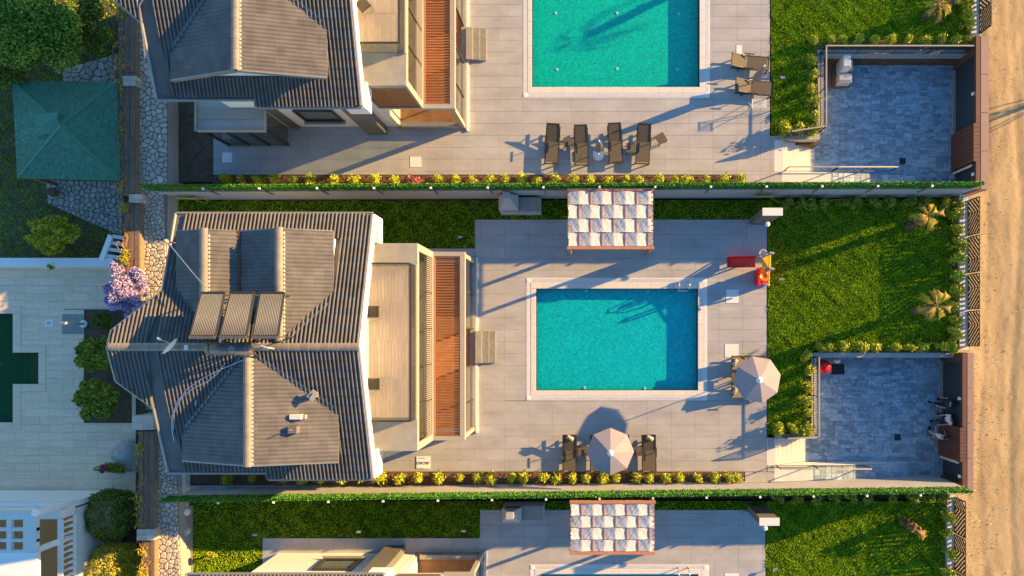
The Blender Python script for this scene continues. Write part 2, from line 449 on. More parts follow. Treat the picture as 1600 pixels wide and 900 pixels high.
# voronoi stones
def voronoi_cells(poly, n, seed, gap=0.03, relax=1):
    r = random.Random(seed)
    xs = [p[0] for p in poly]; ys = [p[1] for p in poly]
    def inside(x, y):
        c = False; k = len(poly)
        for i in range(k):
            x1, y1 = poly[i]; x2, y2 = poly[(i + 1) % k]
            if (y1 > y) != (y2 > y) and x < (x2 - x1) * (y - y1) / (y2 - y1) + x1: c = not c
        return c
    pts = []
    area = (max(xs) - min(xs)) * (max(ys) - min(ys))
    d = 0.62 * math.sqrt(area / n) * 0.9
    t = 0
    while len(pts) < n and t < n * 60:
        t += 1
        x, y = r.uniform(min(xs), max(xs)), r.uniform(min(ys), max(ys))
        if inside(x, y) and all((x - a) ** 2 + (y - b) ** 2 > d * d for a, b in pts): pts.append((x, y))
    A = np.array(pts)
    out = []
    def clip(pg, nx, ny, c):
        res = []
        for i in range(len(pg)):
            a = pg[i]; b = pg[(i + 1) % len(pg)]
            da = nx * a[0] + ny * a[1] - c; db = nx * b[0] + ny * b[1] - c
            if da <= 0: res.append(a)
            if (da < 0 < db) or (db < 0 < da):
                t = da / (da - db); res.append((a[0] + (b[0] - a[0]) * t, a[1] + (b[1] - a[1]) * t))
        return res
    # poly edges as half planes (poly is convex)
    ar = sum(poly[i][0] * poly[(i + 1) % len(poly)][1] - poly[(i + 1) % len(poly)][0] * poly[i][1] for i in range(len(poly)))
    pp = poly if ar > 0 else poly[::-1]
    for i, (x, y) in enumerate(pts):
        L = 1.5
        pg = [(x - L, y - L), (x + L, y - L), (x + L, y + L), (x - L, y + L)]
        dd = (A[:, 0] - x) ** 2 + (A[:, 1] - y) ** 2
        for j in np.argsort(dd)[1:14]:
            ax, ay = A[j]
            nx, ny = ax - x, ay - y; ln = math.hypot(nx, ny); nx /= ln; ny /= ln
            pg = clip(pg, nx, ny, nx * (x + ax) / 2 + ny * (y + ay) / 2 - gap / 2)
            if not pg: break
        for k in range(len(pp)):
            if not pg: break
            a = pp[k]; b = pp[(k + 1) % len(pp)]
            nx, ny = (b[1] - a[1]), -(b[0] - a[0]); ln = math.hypot(nx, ny); nx /= ln; ny /= ln
            pg = clip(pg, nx, ny, nx * a[0] + ny * a[1] - gap / 2)
        if len(pg) >= 3: out.append(pg)
    return out

def stones(poly_px, n, z, parent, m, seed, name='stone', thick=0.05, gap=0.03, limit=300):
    poly = [at(px, py, z) for px, py in poly_px]
    cells = voronoi_cells(poly, n, seed, gap)
    def area(p): return abs(sum(p[i][0] * p[(i + 1) % len(p)][1] - p[(i + 1) % len(p)][0] * p[i][1] for i in range(len(p)))) / 2
    cells.sort(key=area, reverse=True)
    joined = MB(); k = 0; rr = random.Random(seed)
    for c in cells:
        if area(c) < 0.002: continue
        cx = sum(p[0] for p in c) / len(c); cy = sum(p[1] for p in c) / len(c)
        # round the corners of each stone a little
        q = []
        for i in range(len(c)):
            a = c[i - 1]; b = c[i]; d = c[(i + 1) % len(c)]
            t = 0.22
            q.append((b[0] + (a[0] - b[0]) * t, b[1] + (a[1] - b[1]) * t)); q.append((b[0] + (d[0] - b[0]) * t, b[1] + (d[1] - b[1]) * t))
        h = z + thick * rr.uniform(0.6, 1.2)
        mb = MB()
        nn = len(q)
        ins = [(cx + (x - cx) * 0.86, cy + (y - cy) * 0.86) for x, y in q]
        vs = [(x, y, z - 0.02) for x, y in q] + [(x, y, h - 0.02) for x, y in q] + [(x, y, h) for x, y in ins]
        fs = [tuple(range(2 * nn, 3 * nn))] + [(i, (i + 1) % nn, nn + (i + 1) % nn, nn + i) for i in range(nn)] + [(nn + i, nn + (i + 1) % nn, 2 * nn + (i + 1) % nn, 2 * nn + i) for i in range(nn)]
        ar = sum(q[i][0] * q[(i + 1) % nn][1] - q[(i + 1) % nn][0] * q[i][1] for i in range(nn))
        if ar < 0: fs = [f[::-1] for f in fs]
        if k < limit and area(c) > 0.055:
            mb.add(vs, fs); mb.build(name, m, parent); k += 1
        else:
            joined.add(vs, fs)
    if joined.v:
        o = joined.build(name, m, parent); o['kind'] = 'stuff'

# ------------------------------------------------------------------ grass
def grass(rects, dens, name, label, h=0.07, z=0.0, hole=None):
    pts = []
    for (x0, y0, x1, y1) in rects:
        n = int((x1 - x0) * (y1 - y0) * dens * 2.0)
        pts.append(np.column_stack([rng.uniform(x0, x1, n), rng.uniform(y0, y1, n)]))
    p = np.vstack(pts); n = len(p)
    # clumpiness from a sum of sines
    cl = (np.sin(p[:, 0] * 5.1 + 2 * np.sin(p[:, 1] * 3.3)) + np.sin(p[:, 1] * 6.3 + 1.7 * np.sin(p[:, 0] * 4.1)) + np.sin((p[:, 0] + p[:, 1]) * 9.7) * 0.6)
    hh = h * (0.8 + 0.2 * cl).clip(0.3, 1.6) * rng.uniform(0.6, 1.3, n)
    ang = rng.uniform(0, 2 * np.pi, n); wd = rng.uniform(0.012, 0.028, n)
    dx, dy = np.cos(ang) * wd, np.sin(ang) * wd
    lx, ly = rng.normal(0, 0.5, n) * hh, rng.normal(0, 0.5, n) * hh
    v = np.zeros((n, 3, 3))
    v[:, 0, 0] = p[:, 0] - dx; v[:, 0, 1] = p[:, 1] - dy; v[:, 0, 2] = z
    v[:, 1, 0] = p[:, 0] + dx; v[:, 1, 1] = p[:, 1] + dy; v[:, 1, 2] = z
    v[:, 2, 0] = p[:, 0] + lx; v[:, 2, 1] = p[:, 1] + ly; v[:, 2, 2] = z + hh
    me = bpy.data.meshes.new(name)
    me.vertices.add(3 * n); me.vertices.foreach_set('co', v.ravel())
    me.loops.add(3 * n); me.loops.foreach_set('vertex_index', np.arange(3 * n))
    me.polygons.add(n); me.polygons.foreach_set('loop_start', np.arange(n) * 3)
    me.update(calc_edges=True); me.materials.append(M['grass'])
    return tag(link(name, me), label, 'grass', kind='stuff')

# ================================================================== SETTING
struct(MB().box(-90, -70, -1.6, 90, 70, -1.35), 'ground', M['soil_dark'])
# dirt road with a finely broken surface
def heightfield(name, x0, y0, x1, y1, step, z, amp, m, ruts=True):
    nx = int((x1 - x0) / step); ny = int((y1 - y0) / step)
    X, Y = np.meshgrid(np.linspace(x0, x1, nx), np.linspace(y0, y1, ny))
    Z = np.zeros_like(X)
    r = np.random.default_rng(3)
    def octave(fx, fy):
        gx, gy = int((x1 - x0) * fx) + 3, int((y1 - y0) * fy) + 3
        g = r.normal(0, 1, (gy, gx))
        u = (X - x0) * fx; v_ = (Y - y0) * fy; iu = u.astype(int); iv = v_.astype(int); fu = u - iu; fv = v_ - iv
        fu = fu * fu * (3 - 2 * fu); fv = fv * fv * (3 - 2 * fv)
        return (g[iv, iu] * (1 - fu) + g[iv, iu + 1] * fu) * (1 - fv) + (g[iv + 1, iu] * (1 - fu) + g[iv + 1, iu + 1] * fu) * fv
    for fx, fy, am in ((.7, .15, 1.0), (1.6, .4, .6), (3.2, 1.3, .35), (6, 3.5, .2), (9, 8, .12)): Z += octave(fx, fy) * am
    Z *= amp * .35
    for c_ in (20.6, 22.2):     # wheel ruts
        Z -= .03 * np.exp(-((X - c_ - .25 * np.sin(Y * .25)) / .22) ** 2)
    Z += r.normal(0, amp * .05, Z.shape)
    Z = z + Z
    v = np.column_stack([X.ravel(), Y.ravel(), Z.ravel()])
    i = np.arange(nx * ny).reshape(ny, nx)
    f = np.column_stack([i[:-1, :-1].ravel(), i[:-1, 1:].ravel(), i[1:, 1:].ravel(), i[1:, :-1].ravel()])
    me = bpy.data.meshes.new(name); me.from_pydata(v.tolist(), [], f.tolist()); me.materials.append(m)
    me.polygons.foreach_set('use_smooth', [True] * len(me.polygons))
    o = link(name, me); o['kind'] = 'structure'; return o
heightfield('road', 17.0, -20, 29, 20, 0.09, -1.28, 0.05, M['dirt'])
struct(MB().box(29, -70, -1.5, 70, 70, -1.28).box(17, 20, -1.5, 29, 70, -1.28).box(17, -70, -1.5, 29, -20, -1.28), 'verge', M['dirt'])

def slab(name, rects, z0, z1, m, kind='structure'):
    mb = MB()
    for r in rects: mb.box(r[0], r[1], z0, r[2], r[3], z1)
    o = mb.build(name, m); o['kind'] = kind; return o
def px(*r): return [rect_px(*q) for q in r]

plat = px((222, -260, 1530, 1200))
for h in px((1283, 88, 1600, 283), (1222, 222, 1283, 283), (1273, 560, 1600, 764), (1210, 684, 1274, 764), (1500, 300, 1600, 560), (1487, 764, 1600, 1210)):
    plat = subtract(plat, h)
slab('terrace', plat, -1.4, -0.5, M['soil_dark'])

POOLS = [  # outer coping, water
    ((817, -150, 1109, 153), (831, -140, 1093, 136)),
    ((822, 434, 1105, 626), (837.5, 451, 1090.5, 610)),
    ((828, 882, 1108, 1080), (845, 897, 1091, 1060)),
]
out_r = [rect_px(*o) for o, i in POOLS]; in_r = [rect_px(*i) for o, i in POOLS]

deck_defs = [
    ('deck', px((333, -130, 1203, 273), (1165, 273, 1222, 286), (1203, 212, 1222, 273)), out_r[0]),
    ('deck', px((342, 388, 742, 737), (742, 343, 1199, 737), (1164, 737, 1210, 757), (1199, 684, 1210, 737)), out_r[1]),
    ('deck', px((410, 841, 750, 1000), (750, 797, 1196, 1100)), out_r[2]),
]
for nm, rects, hole in deck_defs:
    base = subtract(rects, (hole[0] + 0.05, hole[1] + 0.05, hole[2] - 0.05, hole[3] - 0.05))
    d = slab(nm, base, -0.5, -0.034, M['grout'])
    tile_rects(rects, 1.2, 0.6, -0.03, 'tile', M['deck'], d, holes=[hole], gap=0.005, stagger=0, inview=lambda x, y: in_frame(x, y, 0, 10))

for k, (hole, wr) in enumerate(zip(out_r, in_r)):
    # basin
    a, b = hole, wr
    t = 0.0
    m = M['mosaic_green'] if k == 0 else M['mosaic']
    name = 'swimming_pool'
    lab = ['green-tinted swimming pool at the top edge of the picture', 'turquoise swimming pool between the villa with solar collectors and the lawn', 'swimming pool cut off by the bottom edge of the picture'][k]
    pool = thing(name, lab, 'swimming pool', ((b[0] + b[2]) / 2, (b[1] + b[3]) / 2, 0))
    mb = MB(); zf = -0.45
    mb.box(b[0] - 0.1, b[1] - 0.1, zf - 0.05, b[2] + 0.1, b[3] + 0.1, zf)
    mb.box(b[0] - 0.12, b[1] - 0.1, zf, b[0], b[3] + 0.1, -0.06).box(b[2], b[1] - 0.1, zf, b[2] + 0.12, b[3] + 0.1, -0.06)
    mb.box(b[0], b[1] - 0.12, zf, b[2], b[1], -0.06).box(b[0], b[3], zf, b[2], b[3] + 0.12, -0.06)
    mb.build('basin', m, pool)
    MB().add([(b[0], b[1], -0.04), (b[2], b[1], -0.04), (b[2], b[3], -0.04), (b[0], b[3], -0.04)], [(0, 1, 2, 3)]).build('water', M['water'], pool)
    # coping: beige inner stones, white grate band outside
    bw = 0.24
    ring_o = subtract([(a[0], a[1], a[2], a[3])], (a[0] + bw, a[1] + bw, a[2] - bw, a[3] - bw))
    ring_i = subtract([(a[0] + bw, a[1] + bw, a[2] - bw, a[3] - bw)], b)
    for r in subtract([a], b): MB().box(r[0], r[1], -0.5, r[2], r[3], -0.03).build('coping_bed', M['grout'], pool)
    tile_rects(ring_i, 0.6, 0.6, -0.028, 'coping_stone', M['coping'], pool, gap=0.006, stagger=0, thick=0.045, inview=lambda x, y: in_frame(x, y))
    fine = MB(); 
    for r in ring_o: fine.box(r[0], r[1], -0.028, r[2], r[3], 0.002)
    fine.build('grate_bed', M['white_stone'], pool)
    g = MB()
    for r in ring_o:
        lx, ly = r[2] - r[0], r[3] - r[1]
        if lx > ly:
            x = r[0] + 0.03
            while x < r[2] - 0.03: g.box(x, r[1] + 0.03, 0.0, x + 0.025, r[3] - 0.03, 0.014); x += 0.05
        else:
            y = r[1] + 0.03
            while y < r[3] - 0.03: g.box(r[0] + 0.03, y, 0.0, r[2] - 0.03, y + 0.025, 0.014); y += 0.05
    tag(g.build('grate_bars', M['white_stone'], pool), kind='stuff')
    for cx, cy in ((a[0] + bw * .6, a[1] + bw * .6), (a[2] - bw * .6, a[1] + bw * .6), (a[0] + bw * .6, a[3] - bw * .6), (a[2] - bw * .6, a[3] - bw * .6)):
        if in_frame(cx, cy): MB().box(cx - .1, cy - .1, 0.01, cx + .1, cy + .1, 0.022).box(cx - .03, cy - .03, 0.02, cx + .03, cy + .03, 0.026).build('skimmer_lid', M['white'], pool)
    # underwater lamps
    if k == 1: lamps = [(916, 454), (1013, 455), (913, 606), (1007, 607)]
    elif k == 0: lamps = [(868, 20), (964, 20), (1061, 21), (870, 108), (964, 107), (1059, 108)]
    else: lamps = []
    for lx, ly in lamps:
        x, y = at(lx, ly, -0.4)
        MB().lathe([(0.075, -0.449), (0.075, -0.43), (0.05, -0.42)], 12, (x, y)).build('pool_lamp', M['white'], pool)
    # ladder
    if k in (1, 2):
        lx, ly = (1067, 452) if k == 1 else (1067, 897)
        x, y = at(lx, ly); y = wr[3]
        rungs = MB()
        for s in (-1, 1):
            pts = [(x + s * 0.26, y + 0.32, 0), (x + s * 0.26, y + 0.31, 0.35), (x + s * 0.26, y + 0.22, 0.6), (x + s * 0.26, y + 0.05, 0.62), (x + s * 0.26, y - 0.06, 0.45), (x + s * 0.26, y - 0.09, 0), (x + s * 0.26, y - 0.09, -0.4)]
            MB().tube(pts, 0.024, 8).build('ladder_rail', M['steel'], pool, smooth=True)
            MB().lathe([(0.05, 0.0), (0.05, 0.02)], 10, (x + s * 0.26, y + 0.32)).build('ladder_foot', M['steel'], pool)
        for zz in (-0.12, -0.3): MB().box(x - 0.26, y - 0.14, zz, x + 0.26, y - 0.06, zz + 0.025).build('ladder_rung', M['white'], pool)

# lawns and beds
lawn_defs = [
    px((1205, -120, 1523, 72), (1205, 72, 1277, 211)),
    px((1200, 312, 1496, 548), (1200, 548, 1266, 679)),
    px((278, 313, 885, 343), (278, 343, 742, 387), (885, 313, 1199, 343)),
    px((302, 783, 750, 797), (302, 797, 750, 840), (302, 840, 410, 1000), (750, 783, 1196, 797)),
    px((1197, 783, 1482, 1100)),
    px((262, 150, 332, 284), (292, 740, 341, 757)),
]
for i, rr in enumerate(lawn_defs):
    slab('lawn' if i < 5 else 'planting_bed', rr, -0.5, -0.02, M['lawn'] if i < 5 else M['soil_dark'])
vis = lambda rs: [(max(r[0], at(-10, 0)[0]), max(r[1], at(0, 985)[1]), min(r[2], 40), min(r[3], at(0, -85)[1])) for r in rs if min(r[3], at(0, -85)[1]) > max(r[1], at(0, 985)[1])]
grass(vis(lawn_defs[0]), 750, 'grass', 'sunlit grass of the lawn beside the upper sunken court', z=-0.02)
grass(vis(lawn_defs[1]), 800, 'grass', 'grass of the lawn between the turquoise pool and the road fence', z=-0.02)
grass(vis(lawn_defs[2]), 420, 'grass', 'shaded grass strip along the hedge fence above the solar villa', z=-0.02)
grass(vis(lawn_defs[3]), 420, 'grass', 'shaded grass along the lower hedge fence', z=-0.02)
grass(vis(lawn_defs[4]), 750, 'grass', 'grass of the lawn in the lower right corner', z=-0.02)
beds = px((333, 274, 1164, 286), (342, 738, 1163, 758), (1277, 548, 1497, 556), (1258, 556, 1268, 678), (1270, 62, 1525, 82), (1262, 82, 1278, 210), (1490, 300, 1500, 545), (1473, 775, 1483, 1000))
for i, b in enumerate(beds): slab('flower_bed', [b], -0.5, -0.012, M['soil'])
slab('kerb_strip', px((290, 758.5, 1208, 768)), -0.5, 0.02, M['wall_grey'])
n = 2600; c = np.column_stack([rng.uniform(18.9, 22.6, n), rng.uniform(-13, 17.5, n), np.full(n, -1.25)])
c[:, 0] = 18.7 + (c[:, 0] - 18.7) * rng.uniform(.1, 1, n)
tag(leaf_obj('pebbles', c, .028, M['stone'], seed=77, aspect=.8), 'small stones and grit scattered on the dirt road', 'pebbles', kind='stuff')
# clods on the soil
for i in (0, 1):
    b = beds[i]; n = 2600
    c = np.column_stack([rng.uniform(b[0], b[2], n), rng.uniform(b[1] + .03, b[3] - .03, n), rng.uniform(-0.012, 0.03, n)])
    tag(leaf_obj('mulch', c, 0.03, M['soil'], seed=i + 50, aspect=0.9), ['loose soil clods in the planting strip below the upper deck', 'loose soil clods in the planting strip below the middle deck'][i], 'soil', kind='stuff')

# ------------------------------------------------------------------ sunken courts
def court(k, floor_px, gate, name_lab, rail_pts, cap_rects, stairs_px, ramp_y, floor_open):
    z = -1.2
    fr = rect_px(*floor_px)
    cf = slab('court_floor', [fr], -1.4, z - 0.02, M['grout'])
    tile_rects([fr], 0.42, 0.2, z - 0.018, 'paver', M['paver'], cf, gap=0.006, thick=0.02, minsz=0.03, stagger=0.37, as_objects=False)
    return cf
cf1 = court(0, (1272, 84, 1512, 290), None, '', None, None, None, None, None)
cf2 = court(1, (1262, 556, 1500, 768), None, '', None, None, None, None, None)
# a few hundred of the court pavers are single stones, slightly proud
for cfo, rect in ((cf1, (1292, 105, 1480, 265)), (cf2, (1285, 575, 1460, 735))):
    r = rect_px(*rect)
    for i in range(150):
        x = random.uniform(r[0], r[2]); y = random.uniform(r[1], r[3])
        gx = r[0] + round((x - r[0]) / 0.42) * 0.42; gy = r[1] + round((y - r[1]) / 0.2) * 0.2
        o = link('paver', box_mesh(0.41, 0.194, 0.02, M['paver'], 'paver'), cfo); o.location = (gx, gy, -1.2 + random.uniform(0.001, 0.004))
for lx, ly in ((1410, 252), (1402, 683)):
    x, y = at(lx, ly, -1.2)
    o = thing('drain_cover', 'dark square drain cover in the ' + ('upper' if ly < 400 else 'lower') + ' sunken court', 'drain cover', (x, y, -1.18))
    MB().box(x - .16, y - .16, -1.19, x + .16, y + .16, -1.165).build('drain_frame', M['dark_metal'], o)
    g = MB()
    for i in range(6): g.box(x - .13, y - .13 + i * .048, -1.165, x + .13, y - .11 + i * .048, -1.155)
    g.build('drain_grate', M['black'], o)

def retaining(name, label, rects_px, z0, z1, m, capm=None, cap_over=0.03):
    o = thing(name, label, 'wall', (*at(rects_px[0][0], rects_px[0][1]), z0))
    for r in rects_px:
        q = rect_px(*r)
        MB().box(q[0], q[1], z0, q[2], q[3], z1).build('wall_body', m, o)
        if capm: MB().box(q[0] - cap_over, q[1] - cap_over, z1 + 0.003, q[2] + cap_over, q[3] + cap_over, z1 + 0.05).build('wall_cap', capm, o)
    return o
retaining('retaining_wall', 'light retaining wall around the upper sunken court below the railing', [(1277, 80, 1510, 86), (1277, 86.5, 1285, 205)], -1.3, 0.05, M['wall_grey'], M['wall_grey'])
retaining('retaining_wall', 'short light wall beside the upper court stairs', [(1218, 211, 1279, 218)], -1.3, 0.05, M['wall_grey'], M['wall_grey'])
retaining('retaining_wall', 'light retaining wall around the lower sunken court behind the shrubs', [(1268, 552, 1492, 558), (1268, 558.5, 1274, 676)], -1.3, 0.05, M['wall_grey'], M['wall_grey'])
retaining('retaining_wall', 'short light wall beside the lower court stairs', [(1211, 679, 1274, 684)], -1.3, 0.05, M['wall_grey'], M['wall_grey'])

# stairs (7 steps going down to the court) and the tiled ramp against the fence
def stairs(label, x0, y0, x1, y1):
    a = at(x0, y0); b = at(x1, y1)
    o = thing('staircase', label, 'stairs', (a[0], b[1], 0))
    n = 7; xw = (b[0] - a[0]) / n
    MB().box(a[0] - 0.45, b[1], -1.3, a[0], a[1], 0.0).build('landing', M['cream'], o)
    for i in range(n):
        z = -1.2 * (i + 1) / (n + 1)
        MB().box(a[0] + i * xw, b[1], -1.3, a[0] + (i + 1) * xw, a[1], z).build('step', M['cream'], o, bevel=0.01)
    return o
stairs('pale stone stairs going down into the upper sunken court', 1224, 219, 1276, 268)
stairs('pale stone stairs going down into the lower sunken court', 1212, 685, 1268, 727)
def ramp(label, x0, y0, x1, y1, xe):
    a = at(x0, y0); b = at(x1, y1); e = at(xe, y0)[0]
    o = thing('ramp', label, 'ramp', (a[0], b[1], 0))
    mb = MB()
    mb.add([(a[0], b[1], -1.3), (e, b[1], -1.3), (e, a[1], -1.3), (a[0], a[1], -1.3), (a[0], b[1], 0), (b[0], b[1], 0), (e, b[1], -1.18), (e, a[1], -1.18), (b[0], a[1], 0), (a[0], a[1], 0)],
           [(3, 2, 1, 0), (4, 5, 8, 9), (5, 6, 7, 8), (0, 1, 6, 5, 4), (2, 3, 9, 8, 7), (3, 0, 4, 9), (1, 2, 7, 6)])
    mb.build('ramp_body', M['cream'], o)
    n = int((e - b[0]) / 0.3); wd = a[1] - b[1]
    for i in range(n):
        for j in range(2):
            x = b[0] + (i + 0.5) * (e - b[0]) / n; z = -1.18 * (i + 0.5) / n
            ob = link('ramp_paver', box_mesh(0.29, wd / 2 - 0.02, 0.02, M['paver'], 'ramp_paver'), o)
            ob.location = (x - o.location.x, b[1] + wd * (0.25 + 0.5 * j) - o.location.y, z + 0.0)
            ob.rotation_euler = (0, math.atan2(1.18, e - b[0]), 0)
    return o
ramp('narrow paved ramp against the hedge fence in the upper court', 1222, 269, 1300, 284, 1490)
ramp('narrow paved ramp against the hedge fence in the lower court', 1210, 728, 1272, 756, 1470)

# railings
def railing(label, runs, h=1.0, every=0.12, rail=0.06, cat='railing', zs=None, mtl=None):
    """runs: world polyline points (x,y,zbase)"""
    mtl = mtl or M['frame']
    o = thing('railing', label, cat, runs[0])
    for a, b in zip(runs, runs[1:]):
        a = Vector(a); b = Vector(b); L = (b - a).length
        MB().bar(a + Vector((0, 0, h)), b + Vector((0, 0, h)), rail, 0.04).build('top_rail', mtl, o)
        MB().bar(a + Vector((0, 0, 0.1)), b + Vector((0, 0, 0.1)), 0.03, 0.03).build('bottom_rail', M['dark_metal'], o)
        n = max(1, int(L / 1.6))
        for i in range(n + 1):
            p = a.lerp(b, i / n); MB().bar(p, p + Vector((0, 0, h - 0.02)), 0.045, 0.045).build('post', M['dark_metal'], o)
        if every:
            m = int(L / every); mb = MB()
            for i in range(1, m):
                p = a.lerp(b, i / m); mb.bar(p + Vector((0, 0, 0.1)), p + Vector((0, 0, h - 0.02)), 0.018, 0.018)
            if m > 1: tag(mb.build('baluster', M['dark_metal'], o), kind='stuff')
    return o
def rp(x, y, z, zref=None):
    q = at(x, y, z); return (q[0], q[1], z)
railing('grey railing with dark bars around the upper sunken court', [rp(1505, 84, 0.05), rp(1281, 84, 0.05), rp(1281, 206, 0.05), rp(1228, 214, 0.05)])
railing('grey railing with dark bars on the wall of the lower sunken court', [rp(1270, 557, 0.05), rp(1270, 678, 0.05), rp(1222, 681, 0.05)])
railing('handrail along the ramp of the upper court', [rp(1224, 268, 0.0), rp(1300, 268, 0.0), rp(1390, 268, -0.6)], every=0)
railing('handrail along the ramp of the lower court', [rp(1212, 727, 0.0), rp(1270, 727, 0.0), rp(1350, 727, -0.6)], every=0)

# ------------------------------------------------------------------ hedge fences
def hedge_fence(label, x0, x1, ya, yb, th, wall_h, top, post_x, seed, z0=-1.3):
    """ya/yb: world y of the south face at x0/x1"""
    o = thing('hedge_fence', label, 'fence', (x0, ya, 0))
    f = lambda x: ya + (yb - ya) * (x - x0) / (x1 - x0)
    MB().prism([(x0 + 0.4, f(x0)), (x1, yb), (x1, yb + th), (x0 + 0.4, f(x0) + th)], z0, wall_h).build('wall', M['wall_grey'], o)
    MB().prism([(x0, ya + 0.06), (x1, yb + 0.06), (x1, yb + th - 0.02), (x0, ya + th - 0.02)], wall_h + 0.002, top - 0.06).build('hedge_core', M['shrub_core'], o)
    n = int((x1 - x0) * 1000)
    x = rng.uniform(x0, x1, n); side = rng.uniform(0, 1, n)
    z = rng.uniform(wall_h - 0.02, top, n); y = f(x) + 0.05 + rng.uniform(-0.02, 0.02, n)
    nb = side > 0.4; y[nb] = (f(x) + th + rng.uniform(-0.04, 0.03, n))[nb]
    tp = side > 0.78; z[tp] = top + rng.uniform(-0.06, 0.02, tp.sum()); y[tp] = (f(x))[tp] + rng.uniform(0.03, th + 0.02, tp.sum())
    tag(leaf_obj('hedge_foliage', np.column_stack([x, y, z]), 0.034, M['hedge'], o, seed=seed), kind='stuff')
    for xx in post_x:
        yy = f(xx) - 0.03
        p = MB().box(xx - 0.03, yy - 0.03, wall_h - 0.6, xx + 0.03, yy + 0.03, top - 0.04).build('post', M['gutter'], o)
        MB().box(xx - 0.045, yy - 0.045, top - 0.04, xx + 0.045, yy + 0.045, top + 0.03).build('post_cap', M['white'], p)
    return o
zt = 2.8
postsA = [at(q, 290, zt)[0] for q in (317, 405, 495, 584, 673, 762, 849, 937, 1024, 1111, 1198, 1285, 1372, 1457)]
hedge_fence('hedge-covered fence between the upper plot and the solar villa plot', -20.9, 18.45, at(0, 312)[1], at(0, 307.5)[1], 0.16, 1.9, zt, postsA, 1)
postsB = [at(q, 785, zt)[0] for q in (338, 425, 511, 597, 683, 768, 853, 937, 1021, 1105, 1189, 1273, 1357, 1441)]
hedge_fence('hedge-covered fence between the solar villa plot and the lowest plot, lit bright green', -20.1, 17.95, -7.80, -7.38, 0.16, 1.75, 2.65, postsB, 2)

# ------------------------------------------------------------------ road front: gates, low walls, leaf-cut panels
def gate(label, x, ys, ztop, xcap):
    """ys: world y breakpoints north->south: top, opening a, opening b, panel end, door end, bottom"""
    o = thing('entrance_gate', label, 'gate', (x, ys[0], -1.2))
    yt, oa, ob, pe, de, yb = ys
    zb = -1.3
    # frame around the openings (brown metal), butt-jointed
    MB().box(x, yt, zb, x + 0.22, oa, ztop).build('gate_frame', M['corten'], o)
    MB().box(x, oa, ztop - 0.18, x + 0.22, ob, ztop).build('lintel', M['corten'], o)
    MB().box(x + 0.1, oa, zb, x + 0.2, ob, ztop - 0.18).build('sliding_door', M['door_dark'], o)
    MB().box(x - 0.05, oa - 0.02, zb, x + 0.1, ob + 0.02, -1.13).build('threshold', M['concrete'], o)
    n = 9
    for i in range(n):
        y0 = ob + (pe - ob) * i / n; y1 = ob + (pe - ob) * (i + 1) / n
        MB().box(x - 0.12, y0 - 0.006, zb, x + 0.22, y1 + 0.006, ztop - 0.002 * (i % 2)).build('cladding_board', M['corten'], o)
    MB().box(x, pe, ztop - 0.2, x + 0.22, de, ztop).build('door_lintel', M['corten'], o)
    MB().box(x + 0.12, pe, zb, x + 0.2, de, ztop - 0.2).build('pedestrian_door', M['door_dark'], o)
    MB().box(x - 0.02, pe - 0.16, zb, x + 0.06, pe - 0.05, ztop - 0.4).build('door_jamb', M['cream'], o)
    MB().box(x, de, zb, x + 0.22, yb, ztop).build('gate_frame', M['corten'], o)
    k = 4
    for i in range(k):
        y0 = yt + (yb - yt) * i / k; y1 = yt + (yb - yt) * (i + 1) / k
        MB().box(x + 0.23, y0 - 0.012, zb if i in (0, k - 1) else ztop - 0.3, xcap, y1 + 0.012, ztop + 0.01).build('cap_panel', M['corten_cap'], o)
    for yy in ((oa + ob) / 2 - 0.2, (pe + de) / 2 - 0.2):
        MB().box(x - 0.08, yy - 0.07, ztop - 0.3, x - 0.005, yy + 0.07, ztop - 0.12).build('wall_lamp', M['white'], o)
    return o
g1y = [at(0, q, 1.0)[1] for q in (56, 84, 192, 252, 277, 296)]
gate('brown metal gate structure of the upper sunken court on the road', 18.98, g1y, 1.0, 19.6)
g2y = [at(0, q, 1.0)[1] for q in (551, 566, 668, 722, 756, 771)]
gate('brown metal gate structure of the lower sunken court on the road', 18.32, g2y, 1.0, 18.85)

# low front walls with leaf-cut metal panels
def leaf_panel(label, x, y0, y1, z0, z1, nleaf, group):
    o = thing('fence_panel', label, 'fence panel', (x, y0, z0), 0, group)
    MB().box(x - .02, y0, z0, x + .02, y1, z0 + .04).build('bottom_rail', M['dark_metal'], o)
    MB().box(x - .02, y0, z1 - .04, x + .02, y1, z1).build('top_rail', M['dark_metal'], o)
    MB().box(x - .03, y0, z0 + .04, x + .03, y0 + .05, z1 - .04).build('post', M['dark_metal'], o)
    MB().box(x - .03, y1 - .05, z0 + .04, x + .03, y1, z1 - .04).build('post', M['dark_metal'], o)
    # slanting leaf ribs on both sides of an upright midrib
    L = y1 - y0; ym = (y0 + y1) / 2 + random.choice((-.15, .1, .2)) * L
    MB().box(x - .02, ym - .02, z0 + .04, x + .02, ym + .02, z1 - .04).build('midrib', M['dark_metal'], o)
    zz0, zz1 = z0 + .04, z1 - .04
    for lo, hi, sgn in ((y0 + .05, ym - .02, 1), (ym + .02, y1 - .05, -1)):
        W_ = hi - lo; slope_ = 1.1 * sgn; n_ = int((W_ * 1.1 + (zz1 - zz0)) / .25)
        for i in range(n_):
            c_ = zz0 - (W_ * 1.1) + (i + .5) * .25      # line z = c + 1.1*t, t measured from the outer side
            t0, t1 = max(0, (zz0 - c_) / 1.1), min(W_, (zz1 - c_) / 1.1)
            if t1 - t0 < .05: continue
            ya_, yb_ = (lo + t0, lo + t1) if sgn > 0 else (hi - t0, hi - t1)
            MB().bar((x, ya_, c_ + 1.1 * t0), (x, yb_, c_ + 1.1 * t1), .02, .105).build('leaf_rib', M['dark_metal'], o)
    return o
